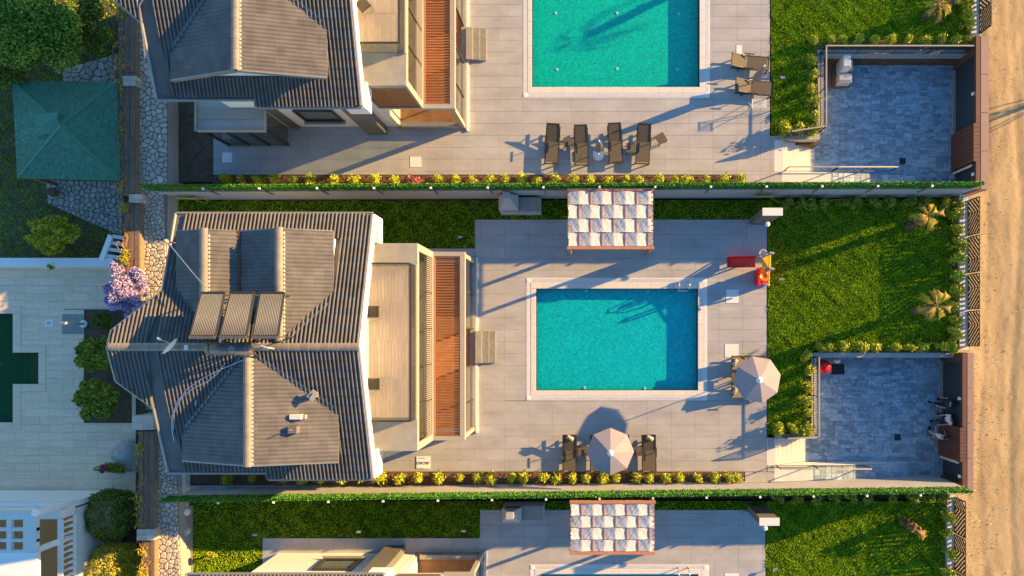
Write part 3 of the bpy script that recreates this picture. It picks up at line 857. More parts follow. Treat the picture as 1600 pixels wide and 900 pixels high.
def front(x, runs, z0, z1, group, where, wall):
    q = rect_px(*wall)
    o = thing('front_wall', 'low pale wall below the leaf-cut fence panels ' + where, 'wall', (q[0], q[1], 0))
    MB().box(q[0], q[1], -1.3, q[2], q[3], z0 - .03).build('wall_body', M['wall_grey'], o)
    MB().box(q[0] - .02, q[1], z0 - 0.027, q[2] + .02, q[3], z0 + 0.01).build('wall_cap', M['cream'], o)
    for i, (a, b) in enumerate(runs):
        y0 = at(0, b, z0)[1]; y1 = at(0, a, z0)[1]
        leaf_panel(['dark leaf-cut metal fence panel nearest the hedge fence ', 'second dark leaf-cut metal fence panel from the top ', 'third dark leaf-cut metal fence panel from the top ', 'last dark leaf-cut metal fence panel from the top '][i] + where, x, y0, y1, z0 + 0.01, z1, 22, group)
front(18.98, [(313, 369), (371, 427), (429, 484), (486, 541)], 0.25, 1.32, 'leaf-cut fence panels along the road', 'of the middle lawn', (1496, 306, 1508, 546))
front(19.55, [(-70, -6), (-4, 54)], 0.25, 1.32, 'leaf-cut fence panels along the road', 'of the upper lawn', (1514, -80, 1528, 58))
front(18.3, [(776, 832), (834, 890), (892, 948)], 0.25, 1.32, 'leaf-cut fence panels along the road', 'of the lowest lawn', (1477, 772, 1488, 1000))

# ================================================================== VILLA
ZE, ZR, YR = 6.8, 8.6, -0.42
HALF = 5.39
SL = (ZR - ZE) / HALF
def z_main(x, y): return ZR - SL * abs(y - YR)
def z_A(x, y): return 8.38 - 0.36 * abs(x + 14.88) if y > YR else -9
def z_B(x, y): return ZR - 0.36 * abs(x + 11.88) if y > YR else -9
def z_C(x, y): return ZR - (0.26 if x > -13.09 else 0.36) * abs(x + 13.09) if y < YR else -9

def img_main(px_, py_):
    z = 7.5
    for _ in range(20):
        x, y = at(px_, py_, z); z = z_main(x, y)
    return (x, y)

villa = thing('villa', 'grey-tiled villa with three solar collectors on its roof, in the middle of the picture', 'villa', (-13, -0.42, 0), 0, 'villas with grey tiled roofs')
def V(name, mb, m, parent=None, **k): return mb.build(name, m, parent or villa, **k)

def corr_profile(w, ribs=2, amp=0.09):
    pts = []
    for i in range(ribs):
        x0 = i * w / ribs; p = w / ribs
        for t, h in ((0, 0), (0.28, 0.12), (0.5, 1.0), (0.72, 1.0)):
            pts.append((x0 + p * t, amp * h))
    pts.append((w, 0))
    return pts
TW, TL, TH = 0.314, 0.37, 0.018
def tile_geo():
    pr = corr_profile(TW); n = len(pr)
    vs = [(x, 0, z + 0.004) for x, z in pr] + [(x, TL + 0.02, z + TH) for x, z in pr] + [(x, TL + 0.02, -0.005) for x, z in pr]
    fs = [(i, n + i, n + i + 1, i + 1) for i in range(n - 1)] + [(n + i, 2 * n + i, 2 * n + i + 1, n + i + 1) for i in range(n - 1)]
    return vs, fs
TV, TF = tile_geo()
TV_FLAT = [(x, y, (z - .004 if y < .1 else z - TH) * 0.2 + (.004 if y < .1 else TH)) if z > 0 else (x, y, z) for x, y, z in TV]
TILE_ME = MB().add(TV, TF).mesh('roof_tile', M['tile']); TILE_FLAT = MB().add(TV_FLAT, TF).mesh('roof_tile', M['tile'])
tile_budget = [290]

def slope(parent, o, a, d, nu, nv, planes, skip, budget, flat=False):
    """o: upper corner, a: unit vector along the eave, d: unit vector down the slope; planes: list of (nx,ny,c) keep nx*x+ny*y<=c"""
    o = Vector(o); a = Vector(a).normalized(); d = Vector(d).normalized(); n = a.cross(d)
    if n.z < 0: n = -n
    R3 = Matrix((a, d, n)).transposed()
    off = parent_off(parent)
    inside = MB(); edge = MB(); tv = [Vector(v) for v in (TV_FLAT if flat else TV)]
    for j in range(nv):
        for i in range(nu):
            p = o + a * (i * TW) + d * (j * TL)
            q = [p, p + a * TW, p + d * TL, p + a * TW + d * TL]
            c = (q[0] + q[3]) / 2
            if skip(c.x, c.y, c.z): continue
            st = [max(nx * v.x + ny * v.y - cc for v in q) for nx, ny, cc in planes]
            mn = [min(nx * v.x + ny * v.y - cc for v in q) for nx, ny, cc in planes]
            if any(m > 0 for m in mn): continue
            jz = random.uniform(-0.004, 0.004)
            if all(s <= 0.001 for s in st):
                if budget[0] > 0:
                    budget[0] -= 1
                    ob = link('roof_tile', TILE_FLAT if flat else TILE_ME, parent)
                    ob.matrix_local = Matrix.Translation(p - off + n * jz) @ R3.to_4x4()
                else:
                    inside.add([p + R3 @ v + n * jz for v in tv], TF)
            else:
                edge.add([p + R3 @ v for v in tv], TF)
    if edge.v:
        bm = bmesh.new(); me = edge.mesh('tmp', M['tile']); bm.from_mesh(me)
        for nx, ny, cc in planes:
            bmesh.ops.bisect_plane(bm, geom=bm.verts[:] + bm.edges[:] + bm.faces[:], plane_co=(cc * nx, cc * ny, 0), plane_no=(nx, ny, 0), clear_outer=True)
        bm.to_mesh(me); bm.free()
        inside.add([tuple(v.co) for v in me.vertices], [tuple(p.vertices) for p in me.polygons])
        bpy.data.meshes.remove(me)
    return inside

def plane_through(p, q, keep):
    nx, ny = q[1] - p[1], -(q[0] - p[0]); l = math.hypot(nx, ny); nx /= l; ny /= l
    c = nx * p[0] + ny * p[1]
    if nx * keep[0] + ny * keep[1] > c: nx, ny, c = -nx, -ny, -c
    return (nx, ny, c)

out_px = dict(a=(276, 333), b=(256, 455), c=(176, 517), d=(170, 545), e=(183, 595), f=(242, 638), g=(264, 737))
O = {k: img_main(*v) for k, v in out_px.items()}
XR = -8.83
YN, YS = YR + HALF, YR - HALF
mid = (-12, -0.5)
body = [plane_through(O['a'], O['b'], mid), plane_through(O['b'], O['f'], mid), plane_through(O['f'], O['g'], mid)]
bay = [(-plane_through(O['b'], O['f'], mid)[0], -plane_through(O['b'], O['f'], mid)[1], -plane_through(O['b'], O['f'], mid)[2])]
bm_ = ((O['b'][0] + O['e'][0]) / 2, (O['b'][1] + O['e'][1]) / 2)
bay += [plane_through(O['b'], O['c'], bm_), plane_through(O['c'], O['d'], bm_), plane_through(O['d'], O['e'], bm_), plane_through(O['e'], O['f'], bm_)]
right = [(1, 0, XR)]
# roof boards (the roof part itself)
roofm = MB()
sk = 0.05
def slab_poly(poly, zf, th=0.10, dz=-0.02):
    vs = [(x, y, zf(x, y) + dz) for x, y in poly] + [(x, y, zf(x, y) + dz - th) for x, y in poly]
    n = len(poly)
    roofm.add(vs, [tuple(range(n)), tuple(range(2 * n - 1, n - 1, -1))] + [(i, n + i, n + (i + 1) % n, (i + 1) % n) for i in range(n)])
def on_line(p, q, y):
    t = (y - p[1]) / (q[1] - p[1]); return (p[0] + (q[0] - p[0]) * t, y)
bd = on_line(O['c'], O['d'], YR) if (O['c'][1] - YR) * (O['d'][1] - YR) < 0 else O['d']
rL = (min(O['d'][0], bd[0]), YR)
gS = O['g']
slab_poly([(XR, YN), (O['a'][0], YN), O['a'], O['b'], O['c'], rL, (XR, YR)], z_main)
slab_poly([(XR, YR), rL, O['e'], O['f'], O['g'], (O['g'][0], gS[1]), (-13.1, gS[1]), (-13.1, YS), (XR, YS)], z_main)
roof = V('roof', roofm, M['tile'])
under = lambda x, y, z: (z < z_A(x, y) - 0.12 and -16.2 < x < -13.75 and y < 4.0) or (z < z_B(x, y) - 0.12 and -13.75 < x < -10.1 and y < 4.0) or (z < z_C(x, y) - 0.1 and -16.1 < x < -9.95 and y > -4.9)
dslope = math.hypot(1, SL)
nvm = int(HALF * dslope / TL) + 2
start_n = nvm * TL - HALF * dslope
o_n = (XR - 60 * TW + 0.02, YR - start_n / dslope, ZR + start_n * SL / dslope)
EN = [(0, 1, YN)]; ES = [(0, -1, -YS)]; NR = [(0, -1, -YR)]; SR = [(0, 1, YR)]
pend = []
gap_s = lambda x, y, z: under(x, y, z) or (x < -13.1 and y < gS[1])
# south pieces: dormer C first so that its big lit slope is made of single tiles
def e_slope(xc, zc, pitch, y0, y1, half, side, budget, skip):
    """tiles on a slope that falls to the east (side=1) or west (side=-1); ribs run along x"""
    L = half * math.hypot(1, pitch); nv = int(L / TL) + 1
    st = nv * TL - L
    nrm = math.hypot(1, pitch)
    d = Vector((side, 0, -pitch)).normalized()
    o = Vector((xc, y0, zc)) - d * st
    nu = int((y1 - y0) / TW) + 2
    pl = [(0, 1, y1), (-side, 0, -side * xc), (side, 0, side * (xc + side * half) + 0.02)]
    if side < 0: pl[1] = (1, 0, xc)
    return slope(roof, o, (0, 1, 0), d, nu, nv, pl, skip, budget, True)
stuffm = MB()
def keep(mb): stuffm.add(mb.v, mb.f)
under_main = lambda x, y, z: z < z_main(x, y) - 0.06
bud = [150]; keep(e_slope(-13.09, ZR, 0.26, -4.96, YR + 0.1, 3.18, 1, bud, under_main))
bud = [90]; keep(e_slope(-11.88, ZR, 0.36, YR - 0.1, 4.12, 1.83, 1, bud, under_main))
bud = [50]; keep(e_slope(-14.88, 8.38, 0.36, YR - 0.1, 4.12, 1.13, 1, bud, under_main))
bud = [0]
keep(e_slope(-13.09, ZR, 0.36, -4.96, YR + 0.1, 3.12, -1, bud, under_main))
keep(e_slope(-11.88, ZR, 0.36, YR - 0.1, 4.12, 1.80, -1, bud, under_main))
keep(e_slope(-14.88, 8.38, 0.36, YR - 0.1, 4.12, 1.32, -1, bud, under_main))
# main slopes
dn = Vector((0, 1, -SL)); dsn = Vector((0, -1, -SL))
keep(slope(roof, o_n, (1, 0, 0), dn, 60, nvm, body + right + EN + NR, under, bud))
keep(slope(roof, o_n, (1, 0, 0), dn, 60, nvm, bay + EN + NR, under, bud))
o_s = (XR - 60 * TW + 0.02, YR + start_n / dslope, ZR + start_n * SL / dslope)
keep(slope(roof, o_s, (1, 0, 0), dsn, 60, nvm, body + right + ES + SR, gap_s, bud))
keep(slope(roof, o_s, (1, 0, 0), dsn, 60, nvm, bay + ES + SR, gap_s, bud))
st_ob = stuffm.build('roof_tile', M['tile'], roof); st_ob['kind'] = 'stuff'
# ridge tiles
RT = {}
def ridge_run(p, q, r=0.15, seg=0.38, m=None):
    p = Vector(p); q = Vector(q); L = (q - p).length; n = max(1, int(round(L / seg))); s = L / n
    key = round(s, 3)
    if key not in RT:
        mb = MB(); k = 7
        vs = []
        for yy, rr in ((0, r), (s + 0.03, r * 1.1)):
            for j in range(k + 1):
                t = math.pi * j / k
                vs.append((rr * math.cos(t), yy, rr * 0.72 * math.sin(t)))
        fs = [(j, j + 1, k + 2 + j, k + 1 + j) for j in range(k)]
        mb.add(vs, fs); mb.add([(v[0] * .9, s + .03, v[2] * .8) for v in vs[k + 1:]] + [tuple(v) for v in vs[k + 1:]], [(j, j + 1, k + 2 + j, k + 1 + j) for j in range(k)])
        RT[key] = mb.mesh('ridge_tile', M['ridge'])
    d = (q - p).normalized(); a = d.cross(Vector((0, 0, 1))).normalized(); u = a.cross(d)
    R3 = Matrix((a, d, u)).transposed(); off = parent_off(roof)
    for i in range(n):
        ob = link('ridge_tile', RT[key], roof)
        ob.matrix_local = Matrix.Translation(p + d * (i * s) - off) @ R3.to_4x4()
ridge_run((rL[0] + 0.05, YR, ZR + 0.02), (XR, YR, ZR + 0.02))
ridge_run((-13.09, YR - 0.2, ZR + 0.02), (-13.09, -4.98, ZR + 0.02))
ridge_run((-11.88, YR + 0.2, ZR + 0.02), (-11.88, 4.14, ZR + 0.02))
ridge_run((-14.88, 0.3, 8.40), (-14.88, 4.14, 8.40))
# mortar lines beside the ridges, valley flashing
mo = MB()
for xc, y0, y1, zc, pit in ((-13.09, -4.96, YR, ZR, 0.29), (-11.88, YR, 4.12, ZR, 0.34), (-14.88, 0.3, 4.12, 8.38, 0.34)):
    n = int((y1 - y0) / 0.16)
    for i in range(n):
        ya = y0 + i * 0.16
        mo.box(xc + 0.15, ya, zc - pit * .17 - .02, xc + 0.20, ya + 0.1, zc - pit * .17 + 0.055)
V('mortar_bedding', mo, M['tile_white'], roof)['kind'] = 'stuff'
fl = MB()
def fbar(mb, x0, y0, x1, y1, zf, w=.12, dz=.05): mb.bar((x0, y0, zf(x0, y0) + dz), (x1, y1, zf(x1, y1) + dz), w, 0.03)
fbar(fl, -13.0, YR - 0.15, -9.95, YR - 0.78 * 3.1, z_main, .10, .06)
fbar(fl, -13.2, YR - 0.15, -16.1, YR - 1.08 * 3.0, z_main, .10, .06)
fbar(fl, -11.7, YR + 0.15, -10.1, YR + 1.0 * 1.75, z_main, .10, .06)
V('valley_flashing', fl, M['gutter'], roof)
V('valley_gutter', MB().bar((-13.74, YR + 0.9, 7.99), (-13.74, 4.14, 7.99), 0.16, 0.05), M['corten'], roof)
# gutters and fascia
V('gutter', MB().tube([(O['a'][0], YN + .05, ZE - .02), (XR, YN + .05, ZE - .02)], 0.065, 8), M['gutter'], roof)
V('gutter', MB().tube([(-13.1, YS - .05, ZE - .02), (XR, YS - .05, ZE - .02)], 0.065, 8), M['gutter'], roof)
V('gutter', MB().tube([(O['g'][0], gS[1] - .05, z_main(0, gS[1]) - .02), (-13.12, gS[1] - .05, z_main(0, gS[1]) - .02)], 0.065, 8), M['gutter'], roof)
pts = [(p[0] - .04, p[1], z_main(*p) - 0.0) for p in (O['a'], O['b'], O['c'], rL, O['e'], O['f'], O['g'])]
V('edge_trim', MB().tube(pts, 0.06, 6), M['gutter'], roof)
fa = MB()
for s in (1, -1):
    yv = YN if s > 0 else YS
    vs = [(XR + .02, YR, ZR + .06), (XR + .02, yv, ZE + .06), (XR + .02, yv, ZE - .34), (XR + .02, YR, ZR - .34)]
    vs += [(v[0] + .07, v[1], v[2]) for v in vs]
    fa.add(vs, [(0, 1, 2, 3), (7, 6, 5, 4), (0, 4, 5, 1), (1, 5, 6, 2), (2, 6, 7, 3), (3, 7, 4, 0)])
V('fascia', fa, M['white'], roof)
for y0, y1 in ((3.86, 4.95), (-5.8, -4.68)):
    V('eave_box', MB().box(-9.6, y0, 5.75, XR + .10, y1, 6.45), M['white'], roof)
V('soffit', MB().box(-16.1, 3.82, 6.42, -9.62, YN - .05, 6.5), M['white'], roof)
V('soffit', MB().box(-13.1, YS + .05, 6.42, -9.62, -4.67, 6.5), M['white'], roof)
# dormer boards and their white walls and barge boards
dm = MB()
def dslab(x0, x1, z0_, z1_, y0, y1, th=.09):
    dm.add([(x0, y0, z0_), (x1, y0, z1_), (x1, y1, z1_), (x0, y1, z0_), (x0, y0, z0_ - th), (x1, y0, z1_ - th), (x1, y1, z1_ - th), (x0, y1, z0_ - th)],
           [(0, 1, 2, 3), (7, 6, 5, 4), (0, 4, 5, 1), (1, 5, 6, 2), (2, 6, 7, 3), (3, 7, 4, 0)])
dslab(-13.09, -9.91, ZR - .02, ZR - .26 * 3.18 - .02, -4.95, YR - .05); dslab(-16.21, -13.09, ZR - .36 * 3.12 - .02, ZR - .02, -4.95, YR - .05)
dslab(-11.88, -10.05, ZR - .02, 7.92, YR + .05, 4.1); dslab(-13.71, -11.88, 7.92, ZR - .02, YR + .05, 4.1)
dslab(-14.88, -13.75, 8.36, 7.953, YR + .05, 4.1); dslab(-16.2, -14.88, 7.885, 8.36, YR + .05, 4.1)
V('dormer_roof', dm, M['tile'], roof)
dw = MB()
def gable(x0, xm, x1, z0, ze0, zm, ze1, y0, y1):
    dw.add([(x0, y0, z0), (x1, y0, z0), (x1, y0, ze1), (xm, y0, zm), (x0, y0, ze0), (x0, y1, z0), (x1, y1, z0), (x1, y1, ze1), (xm, y1, zm), (x0, y1, ze0)],
           [(0, 1, 2, 3, 4), (9, 8, 7, 6, 5), (0, 5, 6, 1), (1, 6, 7, 2), (2, 7, 8, 3), (3, 8, 9, 4), (4, 9, 5, 0)])
gable(-16.0, -13.09, -10.1, 6.0, 7.38, 8.44, 7.65, -4.7, YR - .1)
gable(-13.74, -11.88, -10.2, 6.0, 7.8, 8.44, 7.86, YR + .1, 3.9)
gable(-16.0, -14.88, -13.74, 6.0, 7.8, 8.2, 7.8, YR + .1, 3.9)
V('dormer_wall', dw, M['white'], roof)
bb = MB()
for x0, z0, x1, z1, y in ((-16.21, 7.46, -13.09, 8.57, -4.99), (-13.09, 8.57, -9.91, 7.76, -4.99), (-16.2, 7.87, -14.88, 8.33, 4.12), (-14.88, 8.33, -13.75, 7.94, 4.12), (-13.71, 7.94, -11.88, 8.57, 4.12), (-11.88, 8.57, -10.05, 7.94, 4.12)):
    bb.bar((x0, y, z0 - .06), (x1, y, z1 - .06), 0.06, 0.2)
V('barge_board', bb, M['gutter'], roof)
# body of the house: prism walls under the roof
wl = MB()
bx0 = -16.1; bx1 = -9.15
wl.add([(bx0, -4.65, 0), (bx1, -4.65, 0), (bx1, 3.8, 0), (bx0, 3.8, 0),
        (bx0, -4.65, z_main(0, -4.65) - .16), (bx1, -4.65, z_main(0, -4.65) - .16), (bx1, 3.8, z_main(0, 3.8) - .16), (bx0, 3.8, z_main(0, 3.8) - .16),
        (bx0, YR, ZR - .16), (bx1, YR, ZR - .16)],
       [(0, 1, 5, 4), (2, 3, 7, 6), (1, 2, 6, 9, 5), (3, 0, 4, 8, 7), (4, 5, 9, 8), (7, 8, 9, 6), (0, 3, 2, 1)])
V('wall', wl, M['white'])
bp = [(-16.1, 2.4), (-17.0, 0.6), (-17.3, -0.4), (-17.0, -1.6), (-16.1, -3.0)]
V('bay_wall', MB().prism(bp, 0, 6.9), M['white'])
# dark strip standing in for the shade of a recess, big dark fins, windows
V('recess_shade_strip', MB().box(-14.5, -4.75, 0, -14.05, -4.66, 6.5), M['concrete_dark'])
for y0, y1 in ((-5.05, -4.66), (3.81, 4.2)):
    V('fin', MB().box(-10.65, y0, 0, -9.7, y1, 6.3), M['concrete_dark'])
def window(x0, x1, y, z0, z1, sgn, fr=M['dark_metal']):
    f = MB(); e = .09
    ya, yb = y, y + sgn * 0.10
    f.box(x0, ya, z0, x1, yb, z0 + e).box(x0, ya, z1 - e, x1, yb, z1).box(x0, ya, z0 + e, x0 + e, yb, z1 - e).box(x1 - e, ya, z0 + e, x1, yb, z1 - e)
    w_ = V('window', f, fr)
    V('pane', MB().box(x0 + e, ya, z0 + e, x1 - e, y + sgn * 0.04, z1 - e), M['glass'], w_)
    V('sill', MB().box(x0 - .08, ya, z0 - .07, x1 + .08, y + sgn * .2, z0 - .01), M['concrete'], w_)
window(-13.35, -11.5, -4.66, 1.15, 2.75, -1)
window(-13.35, -11.5, 3.81, 1.15, 2.75, 1)
V('vent_box', MB().box(-12.3, -5.0, 4.5, -11.4, -4.66, 4.75), M['concrete'])
# extension room at the south west corner
ex = MB().box(-17.7, -5.72, 2.75, -14.55, -3.4, 2.98)
ext = V('garden_room', ex, M['wall_grey'])
V('room_roof', MB().box(-17.6, -5.2, 2.983, -14.62, -4.7, 3.03), M['concrete'], ext)
V('parapet', MB().box(-17.72, -5.74, 2.983, -17.62, -3.4, 3.1).box(-17.6, -5.74, 2.983, -14.55, -5.66, 3.1), M['concrete'], ext)
for x in (-17.6, -16.6, -15.6, -14.65):
    V('post', MB().box(x - .06, -5.66, 0, x + .06, -5.54, 2.75), M['dark_metal'], ext)
V('pane', MB().box(-17.54, -5.62, 0.12, -14.7, -5.6, 2.75), M['glass'], ext)
V('pane', MB().box(-14.67, -5.54, 0.12, -14.65, -4.7, 2.75), M['glass'], ext)
V('plinth', MB().box(-17.66, -5.68, 0, -14.56, -5.54, 0.12), M['concrete'], ext)
V('back_wall', MB().box(-17.6, -4.2, 0, -16.2, -4.0, 2.75).box(-17.66, -5.53, 0.0, -17.56, -4.2, 2.75), M['wall_grey'], ext)
V('room_floor', MB().box(-17.54, -5.5, 0, -14.7, -4.2, 0.05), M['wood_floor'], ext)

# ---- two-storey terrace volume on the pool side
TX0, TX1, TY0, TY1 = -9.15, -7.13, -4.78, 3.86
T1, T2 = 6.3, 3.3
PX1 = -5.68
ter = V('terrace_block', MB().box(TX0, TY0, T1 - .32, TX1, -3.42, T1).box(TX0, 2.92, T1 - .32, TX1, TY1, T1).box(TX0, -3.42, T1 - .32, TX1, 2.92, T1 - .03), M['concrete'])
V('terrace_floor', MB().box(TX0, -3.40, T1 - .027, TX1 - .12, 2.90, T1 + 0.0), M['wood_floor'], ter)
tile_rects([(TX0, -3.40, TX1 - .12, 2.90)], .145, 1.6, T1 + .001, 'plank', M['wood_floor'], ter, gap=.003, stagger=.5, thick=.015)
# terrace balustrade of glass
bal = V('balustrade', MB().box(TX1 - .07, -3.42, T1 + .98, TX1, 2.92, T1 + 1.03).box(TX0, -3.45, T1 + .98, TX1 - .07, -3.38, T1 + 1.03).box(TX0, 2.88, T1 + .98, TX1 - .07, 2.95, T1 + 1.03), M['dark_metal'])
V('glass_panel', MB().box(TX1 - .045, -3.42, T1 + .02, TX1 - .03, 2.92, T1 + .98).box(TX0, -3.42, T1 + .02, TX1 - .05, -3.405, T1 + .98).box(TX0, 2.905, T1 + .02, TX1 - .05, 2.92, T1 + .98), M['glass'], bal)
V('rail_base', MB().box(TX1 - .09, -3.46, T1 + .002, TX1 + .0, 2.96, T1 + .1), M['frame'], bal)
# upper storey: east face glazed with frame, wood-slat screens on the short sides
fr = MB()
fr.box(TX1 - .1, TY0, T2, TX1, TY0 + .3, T1 - .32).box(TX1 - .1, TY1 - .3, T2, TX1, TY1, T1 - .32)
fr.box(TX1 - .1, TY0 + .3, T2, TX1, TY1 - .3, T2 + .12)
ff = V('frame', fr, M['frame'], ter)
for i in range(1, 5):
    y = TY0 + .3 + (TY1 - TY0 - .6) * i / 5
    V('mullion', MB().box(TX1 - .09, y - .03, T2 + .12, TX1 - .03, y + .03, T1 - .32), M['dark_metal'], ter)
V('loggia_pane', MB().box(TX1 - .4, TY0 + .3, T2 + .12, TX1 - .38, TY1 - .3, T1 - .32), M['glass'], ter)
V('loggia_floor', MB().box(TX0, TY0 + .02, T2 - .2, TX1 - .0, TY1 - .02, T2 + .02), M['wood_floor'], ter)
V('loggia_wall', MB().box(TX0 - .02, TY0 + .1, T2 + .02, TX0 + .1, TY1 - .1, T1 - .32), M['cream'], ter)
for ys, s in ((TY0, 1), (TY1, -1)):
    V('screen_frame', MB().box(TX0 + .1, ys, T1 - .55, TX1 - .1, ys + s * .12, T1 - .33).box(TX0 + .1, ys, T2, TX1 - .1, ys + s * .12, T2 + .2).box(TX0 - .0, ys, T2, TX0 + .1, ys + s * .12, T1 - .33), M['concrete_dark'], ter)
    for i in range(16):
        x = TX0 + .18 + i * (TX1 - TX0 - .36) / 15
        V('wood_slat', MB().box(x - .035, ys + s * .02, T2 + .2, x + .035, ys + s * .09, T1 - .55), M['wood_slat'], ter)
# balusters just outside the loggia floor
lb = MB()
k = 90
for i in range(k):
    y = TY0 + .35 + (TY1 - TY0 - .7) * i / (k - 1)
    lb.box(TX1 - .075, y - .015, T2 + .13, TX1 - .055, y + .015, T2 + 1.0)
tag(V('baluster', lb, M['frame'], ter), kind='stuff')

# ---- ground floor veranda with the slatted roof
sl = MB()
sl.box(TX1 - .0, TY0, T2 - .3, TX1 + .05, TY1, T2)
sl.box(PX1 - .22, TY0, T2 - .3, PX1, TY1, T2)
sl.box(TX1 + .05, TY0, T2 - .3, PX1 - .22, TY0 + .2, T2).box(TX1 + .05, TY1 - .2, T2 - .3, PX1 - .22, TY1, T2)
srf = V('slatted_roof', sl, M['frame'])
y0, y1 = TY0 + .22, TY1 - .22
V('slat_frame', MB().box(TX1 + .056, y0, T2 - .2, TX1 + .10, y1, T2 - .02).box(PX1 - .27, y0, T2 - .2, PX1 - .225, y1, T2 - .02).box(TX1 + .10, y0, T2 - .2, PX1 - .27, y0 + .04, T2 - .02).box(TX1 + .10, y1 - .04, T2 - .2, PX1 - .27, y1, T2 - .02), M['wood_slat'], srf)
nsl = 64
slm = MB().box(TX1 + .10, -.025, 0, PX1 - .27, .025, .1).mesh('slat', M['wood_slat'])
slm2 = None
sm_off = parent_off(srf)
for i in range(nsl):
    y = y0 + .1 + (y1 - y0 - .2) * i / (nsl - 1)
    ob = link('slat', slm, srf); ob.location = (-sm_off.x, y - sm_off.y, T2 - .18 - sm_off.z)
# posts, glazing and floor of the veranda
ver = V('veranda_floor', MB().box(TX0, TY0, 0.002, PX1 - .02, TY1, 0.10), M['wood_warm'])
for y in (TY0 + .12, TY1 - .12):
    V('post', MB().box(PX1 - .26, y - .1, 0.1, PX1 - .06, y + .1, T2 - .3), M['frame'], ver)
V('kerb', MB().box(PX1 - .26, TY0 + .24, .1, PX1 - .02, TY1 - .24, .16).box(TX0 + .3, TY0, .1, PX1 - .3, TY0 + .22, .5).box(TX0 + .3, TY1 - .22, .1, PX1 - .3, TY1, .5), M['concrete'], ver)
V('pane', MB().box(PX1 - .17, TY0 + .26, .17, PX1 - .155, -1.5, T2 - .3).box(PX1 - .17, .4, .17, PX1 - .155, TY1 - .26, T2 - .3), M['glass'], ver)
for y in (-3.2, -1.48, .38, 2.1):
    V('door_frame', MB().box(PX1 - .2, y - .04, .16, PX1 - .12, y + .04, T2 - .3), M['dark_metal'], ver)
V('house_wall', MB().box(TX0 - .01, TY0 + .1, .1, TX0 + .14, TY1 - .1, T2 - .2), M['cream'], ver)
V('veranda_sofa', MB().box(-8.6, -3.4, .1, -7.9, -1.4, .5).box(-8.75, -3.4, .1, -8.6, -1.4, .85).box(-8.6, -3.4, .5, -7.9, -3.25, .7), M['orange'], ver)
V('outer_strip', MB().box(PX1 - .01, TY0 - .1, .003, PX1 + .1, TY1 + .1, .09), M['cream'], ver)
# entrance steps
V('door_step', MB().box(PX1 + .005, -1.35, .1, PX1 + .32, .25, .3), M['concrete'], ver)
V('door_step', MB().box(PX1 + .325, -1.35, .003, PX1 + .66, .25, .2), M['concrete_mid'], ver)
V('door_step', MB().box(PX1 + .665, -1.35, .003, PX1 + .98, .25, .1), M['concrete_mid'], ver)

map_kids()
v1 = copy_tree(villa); v1.location = (-13 - .46, -.42 + 15.2, 0)
v1['label'] = 'grey-tiled villa at the top edge of the picture with its white south wall visible'
v3 = copy_tree(villa); v3.location = (-13 + .44, -.42 - 14.75, 0)
v3['label'] = 'villa at the bottom edge of the picture, mostly cut off, its white north wall visible'
V1 = (-.46, 15.2); V3 = (.44, -14.75)

# ================================================================== ROOF EQUIPMENT on the middle villa
# three evacuated-tube collectors: low edge near the eave, high edge by the ridge, on legs
for i, (xa, xb, xc, xd) in enumerate(((316, 352, 297, 338), (361, 398, 344, 386), (408, 445, 395, 435))):
    zl, zh = 9.05, 10.0
    a = Vector(P(xa, 458, zl)); b = Vector(P(xb, 458, zl)); c = Vector(P(xc, 528, zh)); d = Vector(P(xd, 528, zh))
    o = thing('solar_collector', ['leftmost of the three tilted solar collectors on the roof', 'middle one of the three tilted solar collectors on the roof', 'rightmost of the three tilted solar collectors on the roof'][i], 'solar collector', tuple((a + b) / 2), 0, 'solar collectors on the middle villa')
    n = (b - a).cross(c - a).normalized()
    if n.z < 0: n = -n
    def pl(u, v, h=0): return (a.lerp(b, u)).lerp(c.lerp(d, u), v) + n * h
    mb = MB(); q = [pl(0, 0), pl(1, 0), pl(1, 1), pl(0, 1)]
    mb.add([p - n * .05 for p in q] + q, [(3, 2, 1, 0), (4, 5, 6, 7), (0, 1, 5, 4), (1, 2, 6, 5), (2, 3, 7, 6), (3, 0, 4, 7)])
    mb.build('back_plate', M['gutter'], o)
    nt_ = 15
    for k in range(nt_):
        u = (k + .7) / (nt_ + .4)
        MB().tube([pl(u, .04, .035), pl(u, .95, .035)], 0.026, 8).build('glass_tube', M['panel'], o, smooth=True)
    MB().bar(pl(0, 0, .04), pl(1, 0, .04), .07, .09).build('bottom_rail', M['dark_metal'], o)
    MB().bar(pl(0, 1, .05), pl(1, 1, .05), .12, .13).build('manifold', M['tank'], o)
    MB().bar(pl(0, 0, .03), pl(0, 1, .03), .04, .07).build('side_rail', M['dark_metal'], o)
    MB().bar(pl(1, 0, .03), pl(1, 1, .03), .04, .07).build('side_rail', M['dark_metal'], o)
    for u in (0.05, 0.95):
        for v in (0.03, 0.97):
            p = pl(u, v, -.03); zz = max(z_main(p.x, p.y), z_A(p.x, p.y) if p.x < -13.74 else z_B(p.x, p.y))
            MB().bar(p, (p.x, p.y, zz + .02), .04, .04).build('leg', M['dark_metal'], o)
